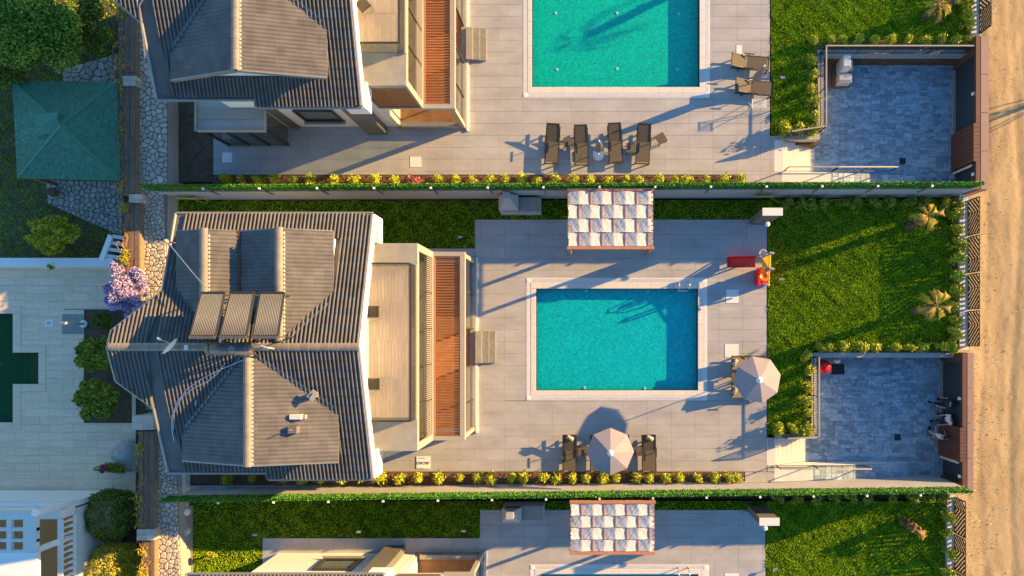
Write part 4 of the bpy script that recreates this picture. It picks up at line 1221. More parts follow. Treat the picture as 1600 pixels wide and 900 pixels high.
# hot water tank lying on the ridge
za = 9.45
a = Vector(P(323, 545, za)); b = Vector(P(394, 545, za))
o = thing('water_tank', 'long dark hot-water tank lying on the ridge behind the solar collectors', 'water tank', tuple((a + b) / 2))
MB().tube([a, a.lerp(b, .02), a.lerp(b, .98), b], [0.18, 0.25, 0.25, 0.18], 16).build('tank_body', M['tank'], o, smooth=True)
for t in (.08, .3, .34, .66, .9):
    p = a.lerp(b, t); MB().tube([p, p + Vector((.03, 0, 0))], 0.262, 16).build('tank_band', M['gutter'], o)
p = a.lerp(b, .62); MB().lathe([(0.13, za + .24), (0.13, za + .27), (0.05, za + .28)], 14, (p.x, p.y)).build('tank_cap', M['gutter'], o)
for t in (.12, .88):
    p = a.lerp(b, t)
    for s in (-1, 1): MB().bar(p + Vector((0, 0, -.2)), (p.x, p.y + s * .35, z_main(p.x, p.y + s * .35) + .03), .05, .05).build('tank_leg', M['dark_metal'], o)
p1 = b + Vector((.0, 0.05, .1)); MB().tube([p1, p1 + Vector((.3, .1, .05)), p1 + Vector((.55, 0, -.1)), p1 + Vector((.7, -.05, -.35))], .035, 6).build('pipe', M['steel'], o)
for f in (.33, .66):
    q = a.lerp(b, f) + Vector((0, .2, .1)); MB().tube([q, q + Vector((.1, .25, .15)), q + Vector((.3, .3, .2))], .03, 6).build('pipe', M['white'], o)
# satellite dish
x, y = at(277, 543, 8.75)
o = thing('satellite_dish', 'white satellite dish seen edge-on on the ridge left of the water tank', 'satellite dish', (x, y, 8.6))
mb = MB(); k = 16; ring = []
dirn = Vector((-0.75, 0.62, 0.25)).normalized(); u = dirn.cross(Vector((0, 0, 1))).normalized(); v = u.cross(dirn)
c0 = Vector((x + .0, y - .0, 9.1))
vs = []
for rr, dep in ((0.02, 0), (0.2, .02), (0.38, .09)):
    for j in range(k):
        t = 2 * math.pi * j / k; vs.append(c0 + u * rr * math.cos(t) + v * rr * math.sin(t) + dirn * dep)
mb.add(vs, [(i * k + j, i * k + (j + 1) % k, (i + 1) * k + (j + 1) % k, (i + 1) * k + j) for i in range(2) for j in range(k)] + [tuple(range(k))])
mb.build('dish', M['white'], o, smooth=True)
MB().tube([c0 - v * .3, c0 + dirn * .3 - v * .2, c0 + dirn * .52], .018, 6).build('arm', M['steel'], o)
MB().tube([c0 + dirn * .48, c0 + dirn * .6], .05, 8).build('receiver', M['white'], o)
MB().tube([(x, y, 8.62), (x, y, 9.05)], .03, 6).build('mast', M['steel'], o)
MB().box(x + .28, y - .1, 8.72, x + .4, y + .1, 8.8).build('bracket', M['white'], o)
# small things on the roof
def roofpt(px_, py_, zf):
    z = 8
    for _ in range(20):
        x, y = at(px_, py_, z); z = zf(x, y)
    return x, y, z
x, y, z = roofpt(495, 616, lambda a, b: max(z_C(a, b), z_main(a, b)))
o = thing('vent_cap', 'square grey vent cap standing on the roof valley', 'vent', (x, y, z))
MB().box(x - .1, y - .1, z - .05, x + .1, y + .1, z + .4).build('flue', M['gutter'], o)
mb = MB(); mb.prism([(x - .24, y - .05), (x - .02, y - .24), (x + .22, y + .06), (x + .02, y + .22)], z + .4, z + .45)
mb.build('cap', M['frame'], o)
MB().bar((x - .1, y - .12, z + .47), (x + .12, y + .12, z + .5), .03, .03).build('cap_ridge', M['frame'], o)
x, y, z = roofpt(466, 651, z_C)
o = thing('roof_vent', 'small light roof vent lying on the sunny tile slope', 'vent', (x, y, z))
MB().box(x - .28, y - .1, z - .05, x + .2, y + .1, z + .2).build('vent_body', M['coping'], o, bevel=.02)
MB().box(x + .2, y - .08, z - .08, x + .32, y + .08, z + .12).build('vent_mouth', M['concrete'], o)
x, y, z = roofpt(462, 671, z_C)
o = thing('roof_vent', 'tile-coloured roof vent below the light one on the sunny slope', 'vent', (x, y, z))
MB().box(x - .22, y - .14, z - .05, x + .15, y + .14, z + .26).build('vent_body', M['tile'], o, bevel=.02)
MB().tube([(x - .1, y + .02, z + .2), (x - .05, y + .02, z + .55), (x + .1, y + .05, z + .6)], .02, 5).build('wire', M['frame'], o)
x, y, z = roofpt(310, 630, z_C)
o = thing('roof_bracket', 'small rusty bracket on the shaded roof slope', 'bracket', (x, y, z))
MB().tube([(x - .05, y - .1, z), (x, y - .05, z + .2), (x + .05, y + .1, z + .25), (x + .08, y + .22, z + .15)], .035, 5).build('bracket_body', M['frame'], o)
zz = lambda a, b: max(z_C(a, b) if -16.2 < a < -9.9 else -9, z_main(a, b))
for lab, ptx, base in (('pale cable curving from the tank down the shaded roof slope', [(398, 556), (370, 567), (345, 578), (318, 591), (295, 607), (279, 628), (271, 650), (271, 672), (274, 688)], (0, 0)),
                 ('second pale cable running beside the first on the shaded roof', [(352, 570), (343, 582), (326, 596), (304, 606), (285, 622), (274, 646), (273, 672)], (0, 0))):
    pts = []
    for q in ptx:
        x, y, z = roofpt(*q, zz); pts.append((x, y, z + .09))
    o = thing('cable', lab, 'cable', pts[0]); MB().tube(pts, .022, 5).build('cable_run', M['steel'], o)
pts = []
for q in [(366 - 50, 0), (311, 18), (313 - 80, 20)][:0]: pass
pts = [(roofpt(px_ + 0, py_ + 622, zz)) for px_, py_ in ((268, -15), (262, -5), (264, 15), (268, 42), (270, 64))]
pts = [(x + V1[0] - .6, y + V1[1], z + .09) for x, y, z in pts]
o = thing('cable', 'pale cable on the shaded roof of the villa at the top edge', 'cable', pts[0]); MB().tube(pts, .025, 5).build('cable_run', M['steel'], o)
a = P(273, 380, 7.5); o = thing('antenna_mast', 'thin mast with its stay wire at the left edge of the roof', 'antenna', (a[0], a[1], 6.9))
MB().tube([(a[0], a[1], 7.0), (a[0] - .02, a[1], 8.1)], .035, 6).build('mast', M['frame'], o)
b = P(325, 450, 8.6); c = P(305, 425, 8.3)
MB().tube([(a[0], a[1], 8.0), (c[0], c[1], 8.55), (b[0], b[1], 8.75)], .02, 5).build('stay_wire', M['steel'], o)
MB().lathe([(0.09, 8.05), (0.09, 8.12), (.03, 8.16)], 8, (a[0], a[1])).build('mast_head', M['frame'], o)

# ================================================================== PERGOLA with woven shade cloth
def pergola(label, x0, x1, ya, yb, zt, order):
    o = thing('pergola', label, 'pergola', ((x0 + x1) / 2, (ya + yb) / 2, 0), 0, 'pergolas beside the pools')
    for x in (x0, x1 - .14):
        for y in (ya, yb - .14):
            MB().box(x, y, 0, x + .14, y + .14, zt - .16).build('post', M['beam'], o, bevel=.008)
    for y in (ya - .02, yb - .12):
        MB().box(x0 - .03, y, zt - .16, x1 + .03, y + .14, zt + .03).build('beam', M['beam'], o, bevel=.008)
    for x in (x0, x1 - .07):
        MB().box(x, ya + .122, zt - .14, x + .06, yb - .122, zt - .05).build('side_beam', M['beam'], o)
    n = 7; L = x1 - x0; xs = [x0 + .03 + (L - .06) * (i + 1) / (n + .4) * 1.0 for i in range(n)]
    xs = [x0 + L * (i + 1) * 0.1345 for i in range(7)]
    for x in xs: MB().box(x - .024, ya + .122, zt - .06, x + .024, yb - .122, zt - .008).build('rafter', M['beam'], o)
    # four strips weaving over and under the rafters
    yy0, yy1 = ya + .13, yb - .13; w = (yy1 - yy0) / 4
    for s in range(4):
        vs = []; fs = []; m = 90; kk = 5; r = random.Random(s + order * 7)
        for i in range(m + 1):
            x = x0 + .03 + (L - .06) * i / m
            # phase: +1 over, -1 under; changes from rafter to rafter
            t = (x - x0) / (L * 0.1345)
            k = t + (0 if (s + order) % 2 else 1)
            h = 2 * abs((k % 2) - 1) - 1
            h = max(-.92, min(.92, h))
            for j in range(kk + 1):
                y = yy0 + w * (s + j / kk) + (.012 if j == 0 else (-.012 if j == kk else 0))
                wr = .012 * math.sin(17 * x + 9 * y + s) + .01 * math.sin(31 * x - 23 * y)
                vs.append((x + .02 * math.sin(9 * y), y, zt + .0 + .042 * h + wr * .22 - .02 * math.sin(math.pi * j / kk)))
        for i in range(m):
            for j in range(kk):
                q = i * (kk + 1) + j; fs.append((q, q + kk + 1, q + kk + 2, q + 1))
        c = MB().add(vs, fs).build('cloth_strip', M['cloth'], o)
        sm = c.modifiers.new('th', 'SOLIDIFY'); sm.thickness = .006
    for x in (x0 + .04, x1 - .04):
        for j in range(12): MB().box(x - .02, ya + .2 + j * .22, zt + .0, x + .02, ya + .24 + j * .22, zt + .03).build('clip', M['dark_metal'], o)
    return o
zp = 2.65
a = at(887, 394, zp); b = at(1021, 294, zp)
pergola('wooden pergola with woven white shade cloth beside the hedge fence of the middle plot', a[0], b[0], at(0, 389, zp)[1], b[1], zp, 1)
a = at(891, 868, zp); b = at(1023, 783, zp)
pergola('wooden pergola with woven white shade cloth in the lowest plot', a[0], b[0], at(0, 866, zp)[1], b[1], zp, 0)

# ================================================================== POOLSIDE FURNITURE
def lounger_proto(pillow):
    o = thing('sun_lounger', 'dark framed sun lounger', 'sun lounger')
    W, L, S = .66, 1.9, .32
    for s in (-1, 1):
        MB().box(s * W / 2 - .03, -L / 2, S - .05, s * W / 2 + .03, L / 2 - .0, S).build('side_rail', M['dark_metal'], o)
        for y in (-L / 2 + .08, L / 2 - .4):
            MB().box(s * W / 2 - .03, y - .03, 0, s * W / 2 + .03, y + .03, S - .05).build('leg', M['dark_metal'], o)
    MB().box(-W / 2 + .03, -L / 2, S - .05, W / 2 - .03, -L / 2 + .06, S).build('end_rail', M['dark_metal'], o)
    MB().box(-W / 2 + .03, -.62, S - .03, W / 2 - .03, -.57, S + .005).build('cross_rail', M['dark_metal'], o)
    mb = MB(); mb.box(-W / 2 + .04, -L / 2 + .1, S - .01, W / 2 - .04, .15, S + .015); mb.build('seat', M['sling'], o)
    th = R(21); ln = .86
    p0 = Vector((0, .16, S)); p1 = p0 + Vector((0, math.cos(th) * ln, math.sin(th) * ln))
    MB().bar(p0, p1, W - .1, .025).build('backrest', M['sling'], o)
    for s in (-1, 1):
        MB().bar(p0 + Vector((s * (W / 2 - .03), 0, 0)), p1 + Vector((s * (W / 2 - .03), .02, .01)), .045, .045).build('back_frame', M['dark_metal'], o)
        MB().bar(p0.lerp(p1, .6) + Vector((s * (W / 2 - .07), 0, 0)), Vector((s * (W / 2 - .07), .85, S - .02)), .03, .03).build('strut', M['dark_metal'], o)
        MB().bar(Vector((s * (W / 2 + .02), -.15, S + .2)), Vector((s * (W / 2 + .02), .35, S + .2)), .05, .03).build('armrest', M['dark_metal'], o)
        MB().bar(Vector((s * (W / 2 + .02), .1, S - .02)), Vector((s * (W / 2 + .02), .1, S + .185)), .03, .03).build('armrest_post', M['dark_metal'], o)
    MB().bar(p1 + Vector((-W / 2, .02, .01)), p1 + Vector((W / 2, .02, .01)), .04, .04).build('top_rail', M['dark_metal'], o)
    if pillow:
        c = p0.lerp(p1, .82) + Vector((0.03, 0, .07))
        MB().tube([c + Vector((-.16, .1, 0)), c + Vector((-.14, .09, 0)), c + Vector((.14, -.07, 0)), c + Vector((.16, -.08, 0))], [.07, .11, .11, .07], 10).build('pillow', M['pillow'], o, smooth=True)
        for k in (-.05, .05):
            q = c + Vector((k, -k * .6, 0)); MB().tube([q - Vector((.012, -.007, 0)), q + Vector((.012, -.007, 0))], .114, 10).build('pillow_stripe', M['sling'], o)
    return o
lp = lounger_proto(True); ln_ = lounger_proto(False)
def table_proto():
    o = thing('side_table', 'dark side table', 'side table')
    MB().box(-.24, -.24, .38, .24, .24, .41).build('table_top', M['sling'], o, bevel=.01)
    for sx in (-1, 1):
        for sy in (-1, 1): MB().box(sx * .21 - .02, sy * .21 - .02, 0, sx * .21 + .02, sy * .21 + .02, .38).build('leg', M['dark_metal'], o)
    return o
tp = table_proto()
def umbrella_proto():
    o = thing('parasol', 'grey octagonal parasol', 'parasol')
    Rr, z0, z1 = 1.13, 2.15, 2.62
    MB().tube([(0, 0, .02), (0, 0, z1 + .02)], .022, 8).build('pole', M['steel'], o)
    MB().lathe([(.27, 0), (.27, .05), (.2, .09), (.04, .1), (.04, .3)], 16).build('base', M['white'], o, smooth=False)
    for i in range(8):
        t0 = 2 * math.pi * (i) / 8; t1 = 2 * math.pi * (i + 1) / 8
        vs = []; n = 6
        for j in range(n + 1):
            f = j / n
            for t in (0, .5, 1):
                tt = t0 + (t1 - t0) * t
                rr = Rr * f * (math.cos((t1 - t0) / 2)  if t == .5 else 1.0)
                zz_ = z1 - (z1 - z0) * f ** 1.08 - 0
                vs.append((rr * math.cos(tt), rr * math.sin(tt), zz_))
        fs = []
        for j in range(n):
            for t in (0, 1): q = j * 3 + t; fs.append((q, q + 3, q + 4, q + 1))
        MB().add(vs, fs).build('canopy_panel', M['umbrella'], o, smooth=False)
        MB().bar((0, 0, z1 - .03), (Rr * math.cos(t0), Rr * math.sin(t0), z0 - .015), .02, .02).build('rib', M['dark_metal'], o)
        MB().bar((0, 0, z0 - .2), (Rr * .5 * math.cos(t0), Rr * .5 * math.sin(t0), (z0 + z1) / 2 - .05), .015, .015).build('strut', M['dark_metal'], o)
    MB().lathe([(.16, z1 - .045), (.1, z1 + .04), (.05, z1 + .07), (.03, z1 + .12), (.0, z1 + .13)], 12).build('finial', M['white'], o, smooth=False)
    return o
up = umbrella_proto()
def closed_parasol(label, x, y):
    o = thing('closed_parasol', label, 'parasol', (x, y, 0))
    MB().lathe([(.30, 0), (.30, .06), (.22, .1), (.05, .11), (.05, .3)], 18, (x, y)).build('base', M['white'], o)
    MB().tube([(x, y, .1), (x, y, 2.5)], .022, 8).build('pole', M['steel'], o)
    mb = MB(); vs = []; k = 16
    for z, r in ((.85, .14), (1.2, .17), (1.7, .13), (2.2, .09), (2.5, .04)):
        for j in range(k):
            t = 2 * math.pi * j / k; rr = r * (1.25 if j % 2 else .6); vs.append((x + rr * math.cos(t), y + rr * math.sin(t), z))
    mb.add(vs, [(i * k + j, i * k + (j + 1) % k, (i + 1) * k + (j + 1) % k, (i + 1) * k + j) for i in range(4) for j in range(k)])
    mb.build('folded_cloth', M['umbrella'], o)
    MB().lathe([(.04, 2.5), (.04, 2.6), (0, 2.62)], 10, (x, y)).build('finial', M['white'], o)
closed_parasol('closed parasol on a round white base between the four loungers', *at(935, 242))
closed_parasol('closed parasol on a round white base between the two loungers at the deck edge', *at(1175, 133))
map_kids()
for i, (x, y, rz) in enumerate(((863, 227, -.06), (908, 229, .03), (961, 226, .05), (1005, 227, -.05))):
    q = at(x, y, .3); place(ln_, (q[0], q[1], 0), rz, 1, ['leftmost lounger in the row of four on the upper deck', 'second lounger from the left on the upper deck', 'third lounger from the left, right of the closed parasol', 'rightmost lounger in the row of four, beside the turned side table'][i], 'sun loungers on the upper deck')
for i, (x, y, rz) in enumerate(((1172, 98, math.pi / 2 - .08), (1178, 137, math.pi / 2 - .08))):
    q = at(x, y, .3); place(ln_, (q[0], q[1], 0), rz, 1, ['upper one of the two loungers at the edge of the upper lawn', 'lower one of the two loungers at the edge of the upper lawn'][i], 'sun loungers on the upper deck')
for i, (x, y, rz) in enumerate(((890, 709, 0), (933, 709, 0), (972, 709, 0), (1014, 709, .02))):
    q = at(x, y, .3); place(lp, (q[0], q[1], 0), rz, 1, ['lounger with a rolled pillow, left of the parasol', 'lounger half hidden under the left side of the parasol', 'lounger half hidden under the right side of the parasol', 'lounger with a rolled pillow, right of the parasol'][i], 'sun loungers on the middle deck')
for i, (x, y) in enumerate(((1172, 567), (1172, 611))):
    q = at(x, y, .3); place(lp, (q[0], q[1], 0), math.pi / 2, 1, ['upper lounger under the parasol at the lawn edge', 'lower lounger under the parasol at the lawn edge'][i], 'sun loungers on the middle deck')
for i, (x, y, rz, lab) in enumerate(((888, 222, .0, 'side table between the first two loungers of the upper row'), (986, 231, 0, 'side table left of the rightmost upper lounger'), (1033, 216, .55, 'turned side table standing apart, right of the upper loungers'),
        (910, 705, 0, 'side table right of the leftmost pillow lounger'), (996, 705, 0, 'side table left of the rightmost pillow lounger'), (1150, 590, 0, 'side table between the two loungers at the lawn edge'))):
    q = at(x, y, .4); place(tp, (q[0], q[1], 0), rz, 1, lab, 'side tables by the loungers')
x, y = at(954, 708, 2.6); place(up, (x, y, 0), R(0), 1, 'open grey parasol over the loungers near the planting strip')
x, y = at(1187, 594, 2.6); place(up, (x, y, 0), R(12), 1, 'open grey parasol over the loungers at the edge of the lawn')

# white drying rack
x, y = at(1184, 165, .5)
o = thing('drying_rack', 'white folding laundry rack below the loungers at the lawn edge', 'drying rack', (x, y, 0))
for s in (-1, 1):
    MB().tube([(x + s * .35, y - .25, 0), (x + s * .3, y + .2, .75)], .014, 6).build('leg', M['white'], o)
    MB().tube([(x + s * .35, y + .3, 0), (x + s * .3, y - .15, .75)], .014, 6).build('leg', M['white'], o)
for k in range(8): MB().tube([(x - .33, y - .2 + k * .06, .76), (x + .33, y - .2 + k * .06, .76)], .01, 5).build('bar', M['white'], o)
MB().tube([(x - .33, y - .22, .76), (x - .33, y + .24, .76)], .014, 6).build('side_bar', M['white'], o)
MB().tube([(x + .33, y - .22, .76), (x + .33, y + .24, .76)], .014, 6).build('side_bar', M['white'], o)
# terrace chairs
def chair(label, x, y, z, rz):
    o = thing('terrace_chair', label, 'chair', (x, y, z), rz)
    # built around the origin, so the parts' own offset is the thing's location
    def B(name, mb, m):
        ob = link(name, mb.mesh(name, m), o); return ob
    B('seat', MB().box(-.24, -.24, .4, .24, .24, .43), M['sling'])
    B('backrest', MB().bar((-.24, 0, .43), (-.36, 0, .85), .46, .02), M['sling'])
    for s in (-1, 1):
        B('leg', MB().tube([(.24, s * .25, 0), (.24, s * .25, .6), (-.2, s * .25, .62)], .014, 5), M['frame'])
        B('leg', MB().tube([(-.26, s * .25, 0), (-.24, s * .25, .42), (-.36, s * .25, .85)], .014, 5), M['frame'])
    return o
for lab, a_, b_, rz in (('upper terrace chair at the roof edge of the middle villa', 582, 487, 0), ('lower terrace chair at the roof edge of the middle villa', 583, 600, 0), ('reclining terrace chair at the top edge of the picture', 566, 6, -.9)):
    x, y = at(a_, b_, 6.8); chair(lab, x, y, T1, rz + math.pi)

# ------------------------------------------------------------------ play set
o_x, o_y = at(1190, 410)
ps = thing('play_set', 'red and orange plastic play set with slide and hoop at the lawn edge', 'play set', (o_x, o_y, 0))
zt_ = 1.1
a = Vector((*at(1180, 409, zt_), zt_)); b = Vector((*at(1136, 410, .12), .12))
d = (b - a).normalized(); s_ = Vector((0, .25, 0))
vs = []
for t in (0, .1, .5, .85, 1.0):
    p = a.lerp(b, t); p.z = [zt_, .98, .52, .16, .12][[0, .1, .5, .85, 1.0].index(t)]
    vs += [p + s_ + Vector((0, .0, .12)), p + s_ * .8, p - s_ * .8, p - s_ + Vector((0, 0, .12))]
MB().add(vs, [(i * 4 + j, i * 4 + j + 1, i * 4 + j + 5, i * 4 + j + 4) for i in range(4) for j in range(3)]).build('slide', M['red'], ps)
for s in (-1, 1): MB().tube([a + s_ * s + Vector((0, 0, .12)), b + s_ * s + Vector((0, 0, .14))], .035, 6).build('slide_edge', M['red'], ps)
x0, y0 = at(1183, 426); x1, y1 = at(1196, 401)
MB().box(x0, y0 + .05, zt_ - .08, x1, y1, zt_).build('platform', M['yellow'], ps)
for x in (x0, x1):
    for y in (y0 + .05, y1): MB().tube([(x, y, 0), (x, y, zt_ + .5)], .045, 8).build('post', M['yellow'], ps)
for y in (y0 + .05, y1): MB().tube([(x0 + (x1 - x0) * t, y, zt_ + .42 + .16 * math.sin(math.pi * t)) for t in (0, .25, .5, .75, 1)], .05, 8).build('arch', M['blue'], ps)
MB().tube([(x1 - .1, y1, 1.25), (x1 - .1, y0 - .75, 1.0)], .04, 8).build('top_beam', M['yellow'], ps)
xr0, yr0 = at(1179, 447); xr1, yr1 = at(1198, 421)
MB().box(xr0, yr0, .0, xr1, yr1, .5).build('red_base', M['red'], ps, bevel=.04)
MB().box(xr0 - .05, yr0 - .05, .5, xr0 + .08, yr1, .85).build('red_wall', M['red'], ps, bevel=.02)
MB().lathe([(.30, .52), (.30, .62), (.2, .66), (.08, .6)], 18, ((xr0 + xr1) / 2, (yr0 + yr1) / 2 + .05)).build('round_seat', M['orange'], ps)
for yy in (yr0 + .02, yr1 - .02): MB().tube([(xr0 + (xr1 - xr0) * t, yy, .55 + .25 * math.sin(math.pi * t)) for t in (0, .2, .4, .6, .8, 1)], .05, 8).build('arch', M['blue'], ps)
hx, hy = at(1192, 396, 1.3)
MB().tube([(hx + .18 * math.cos(t * math.pi / 8), hy + .18 * math.sin(t * math.pi / 8), 1.3) for t in range(16)], .035, 8, closed=True).build('hoop', M['pillow'], ps, smooth=True)
MB().lathe([(.1, 1.0), (.15, 1.28)], 10, (hx, hy)).build('net', M['steel'], ps)
MB().bar((hx, hy - .18, 1.3), (hx, y1, 1.3), .06, .05).build('hoop_arm', M['blue'], ps)

# ------------------------------------------------------------------ fireplaces
def fireplace(label, px0, py0):
    x, y = at(px0, py0)
    o = thing('barbecue_fireplace', label, 'barbecue', (x, y, 0), 0, 'built fireplaces against the hedge fences')
    cm = M['wall_grey']
    MB().box(x, y - .75, 0, x + .95, y, .85).build('base', cm, o, bevel=.01)
    MB().box(x + .955, y - .75, 0, x + 2.0, y, .85).build('counter', cm, o, bevel=.01)
    MB().box(x + 1.0, y - .7, .853, x + 1.95, y - .03, .875).build('counter_slab', M['concrete'], o)
    MB().box(x + .02, y - .7, .853, x + .14, y - .02, 1.25).build('cheek', cm, o)
    MB().box(x + .82, y - .7, .853, x + .93, y - .02, 1.25).build('cheek', cm, o)
    MB().box(x + .14, y - .12, .853, x + .82, y - .02, 1.25).build('back', M['black'], o)
    hood = MB(); hood.add([(x, y - .72, 1.25), (x + .95, y - .72, 1.25), (x + .95, y, 1.25), (x, y, 1.25), (x + .3, y - .32, 1.75), (x + .65, y - .32, 1.75), (x + .65, y - .02, 1.75), (x + .3, y - .02, 1.75)],
                    [(0, 1, 5, 4), (1, 2, 6, 5), (2, 3, 7, 6), (3, 0, 4, 7), (4, 5, 6, 7)]); hood.build('hood', cm, o)
    # arch above the fire opening
    arc = MB(); n = 10; vs = []
    for j in range(n + 1):
        t = math.pi * j / n
        vs += [(x + .475 + .34 * math.cos(t), y - .74, .87 + .30 * math.sin(t)), (x + .475 + .47 * math.cos(t), y - .74, .87 + .42 * math.sin(t))]
        vs += [(x + .475 + .34 * math.cos(t), y - .64, .87 + .30 * math.sin(t)), (x + .475 + .47 * math.cos(t), y - .64, .87 + .42 * math.sin(t))]
    fs = []
    for j in range(n):
        q = j * 4; fs += [(q, q + 1, q + 5, q + 4), (q + 2, q + 6, q + 7, q + 3), (q + 1, q + 3, q + 7, q + 5), (q, q + 4, q + 6, q + 2)]
    arc.add(vs, fs).build('arch', cm, o)
    MB().box(x + .3, y - .32, 1.753, x + .65, y - .02, 2.2).build('chimney', cm, o)
fireplace('grey built-in fireplace with chimney and counter against the upper hedge fence', 784, 313)
fireplace('fireplace against the lower hedge fence, partly hidden by it', 789, 784)

# outdoor shower walls
def shower(label, px_, py_, zt__, hd):
    x, y = at(px_, py_, zt__)
    o = thing('shower_wall', label, 'outdoor shower', (x, y, 0), 0, 'tall slabs with outdoor showers at the lawn corner')
    MB().box(x - .44, y - .16, 0, x + .44, y + .16, zt__).build('wall_slab', M['concrete_dark'], o)
    MB().box(x - .47, y - .18, zt__ + .002, x + .47, y + .18, zt__ + .05).build('cap', M['cream'], o)
    MB().tube([(x - .05, y - .16, 2.05), (x - .05, y - .42, 2.05)], .02, 6).build('arm', M['steel'], o)
    MB().lathe([(.1, 1.98), (.12, 2.0), (.12, 2.05), (.03, 2.09)], 14, (x - .05, y - .46)).build('shower_head', M['white'], o)
    for k in (-.3, -.22): MB().tube([(x + k, y - .17, 1.0), (x + k, y - .24, 1.0)], .03, 8).build('tap', M['steel'], o)
    MB().box(x - .6, y - .9, .006, x + .3, y - .17, .03).build('shower_tray', M['deck'], o)
shower('tall slab with a pale cap and outdoor shower at the corner of the middle lawn', 1207, 331, 2.75, 1)
shower('tall slab with a pale cap and outdoor shower at the corner of the lowest lawn', 1202, 815, 2.6, 1)

# hoses on the fence wall
def hose(label, px_, py_, tail):
    z = 1.0; x, y = at(px_, py_, z)
    o = thing('garden_hose', label, 'hose', (x, y, z))
    for k in range(6):
        r = .22 + .035 * k; yy = y - .02 * (k % 3)
        MB().tube([(x + r * 1.25 * math.cos(t * math.pi / 12), yy - .05 * math.sin(t * math.pi / 12) , z + r * .8 * math.sin(t * math.pi / 12)) for t in range(24)], .02, 6, closed=True).build('hose_coil', M['hose'], o, smooth=True)
    pts = []
    for tx, ty, tz in tail:
        q = at(tx, ty, tz); pts.append((q[0], q[1], tz))
    MB().tube([(x + .3, y - .05, z - .1)] + pts, .018, 6).build('hose_tail', M['hose'], o)
    MB().tube([(x, y + .12, z + .1), (x, y - .1, z + .1)], .04, 8).build('hanger', M['steel'], o)
hose('yellow hose coiled on the fence wall near the lilac tree, above the middle villa', 291, 309, [(312, 315, .3), (322, 318, .1), (325, 313, .6), (318, 309, .9)])
hose('yellow hose coiled on the fence wall beside the outdoor shower', 1194, 306, [(1212, 313, .3), (1225, 320, .05), (1258, 316, .04), (1290, 313, .05), (1330, 311, .2), (1350, 306, .9)])

# flat covers and the sign on the deck
for lab, r in (('white square hatch on the deck between pool and upper parasol lounger', (1132, 537, 1155, 559)), ('pale square hatch on the deck below the play set', (1134, 452, 1155, 474)), ('pale square hatch in the sunny part of the upper deck', (640, 244, 659, 262)),
               ('pale square hatch in the shaded corner of the upper deck', (347, 238, 363, 254)), ('small pale hatch above the upper lounger', (1150, 70, 1160, 86)), ('square hatch at the bottom edge of the picture', (1132, 895, 1155, 915))):
    q = rect_px(*r); o = thing('deck_hatch', lab, 'hatch', (q[0], q[1], 0))
    MB().box(q[0], q[1], .0, q[2], q[3], .006).build('hatch_frame', M['steel'], o)
    MB().box(q[0] + .02, q[1] + .02, .006, q[2] - .02, q[3] - .02, .012).build('hatch_plate', M['white_stone'], o)
q = rect_px(651, 713, 672, 732)
o = thing('printed_board', 'small white board with dark and red lettering lying on the deck', 'sign', (q[0], q[1], 0))
MB().box(q[0], q[1], .004, q[2], q[3], .03).build('board', M['white'], o)
def text(s, x, y, size, m, parent, z=.036, rz=math.pi):
    c = bpy.data.curves.new('lettering', 'FONT'); c.body = s; c.size = size; c.align_x = 'CENTER'; c.align_y = 'CENTER'; c.extrude = 0.001; c.offset = 0.003
    tmp = bpy.data.objects.new('tmp', c); COL.objects.link(tmp); bpy.context.view_layer.update()
    me = bpy.data.meshes.new_from_object(tmp.evaluated_get(bpy.context.evaluated_depsgraph_get())); bpy.data.objects.remove(tmp)
    me.materials.clear(); me.materials.append(m); me.name = 'lettering'
    ob = link('lettering', me, parent); off = parent_off(parent)
    ob.location = (x - off.x, y - off.y, z); ob.rotation_euler = (0, 0, rz); return ob
mx, my = (q[0] + q[2]) / 2, (q[1] + q[3]) / 2
text('ROAD', mx - .05, my - .02, .2, M['sign_ink'], o)
text('n', mx + .26, my - .02, .2, M['sign_red'], o)
MB().box(q[0] + .08, q[3] - .1, .031, q[0] + .32, q[3] - .07, .034).build('printed_line', M['sign_ink'], o)
MB().tube([(q[0] + .38 + .03 * math.cos(t * math.pi / 5), q[3] - .085 + .03 * math.sin(t * math.pi / 5), .033) for t in range(10)], .006, 4, closed=True).build('printed_ring', M['sign_red'], o)
MB().box(q[0] + .1, q[1] + .02, .031, q[0] + .34, q[1] + .035, .034).build('printed_line', M['sign_red'], o)
# garden spotlights
for i, (a_, b_, lab) in enumerate(((1221, 125, 'small garden light in the upper lawn'), (1219, 437, 'small garden light in the middle lawn near the play set'), (1210, 886, 'small garden light in the lowest lawn'), (722, 372, 'small garden light in the shaded grass above the middle villa'), (565, 828, 'small garden light in the shaded grass of the lowest plot'), (727, 827, 'small garden light by the corner of the lowest deck'), (404, 833, 'small garden light at the start of the lowest path'))):
    x, y = at(a_, b_); o = thing('garden_light', lab, 'garden light', (x, y, 0), 0, 'garden lights in the lawns')
    MB().tube([(x, y, -.02), (x, y, .3)], .02, 6).build('stake', M['steel'], o)
    MB().box(x - .14, y - .05, .3, x + .08, y + .05, .36).build('lamp_head', M['steel'], o)

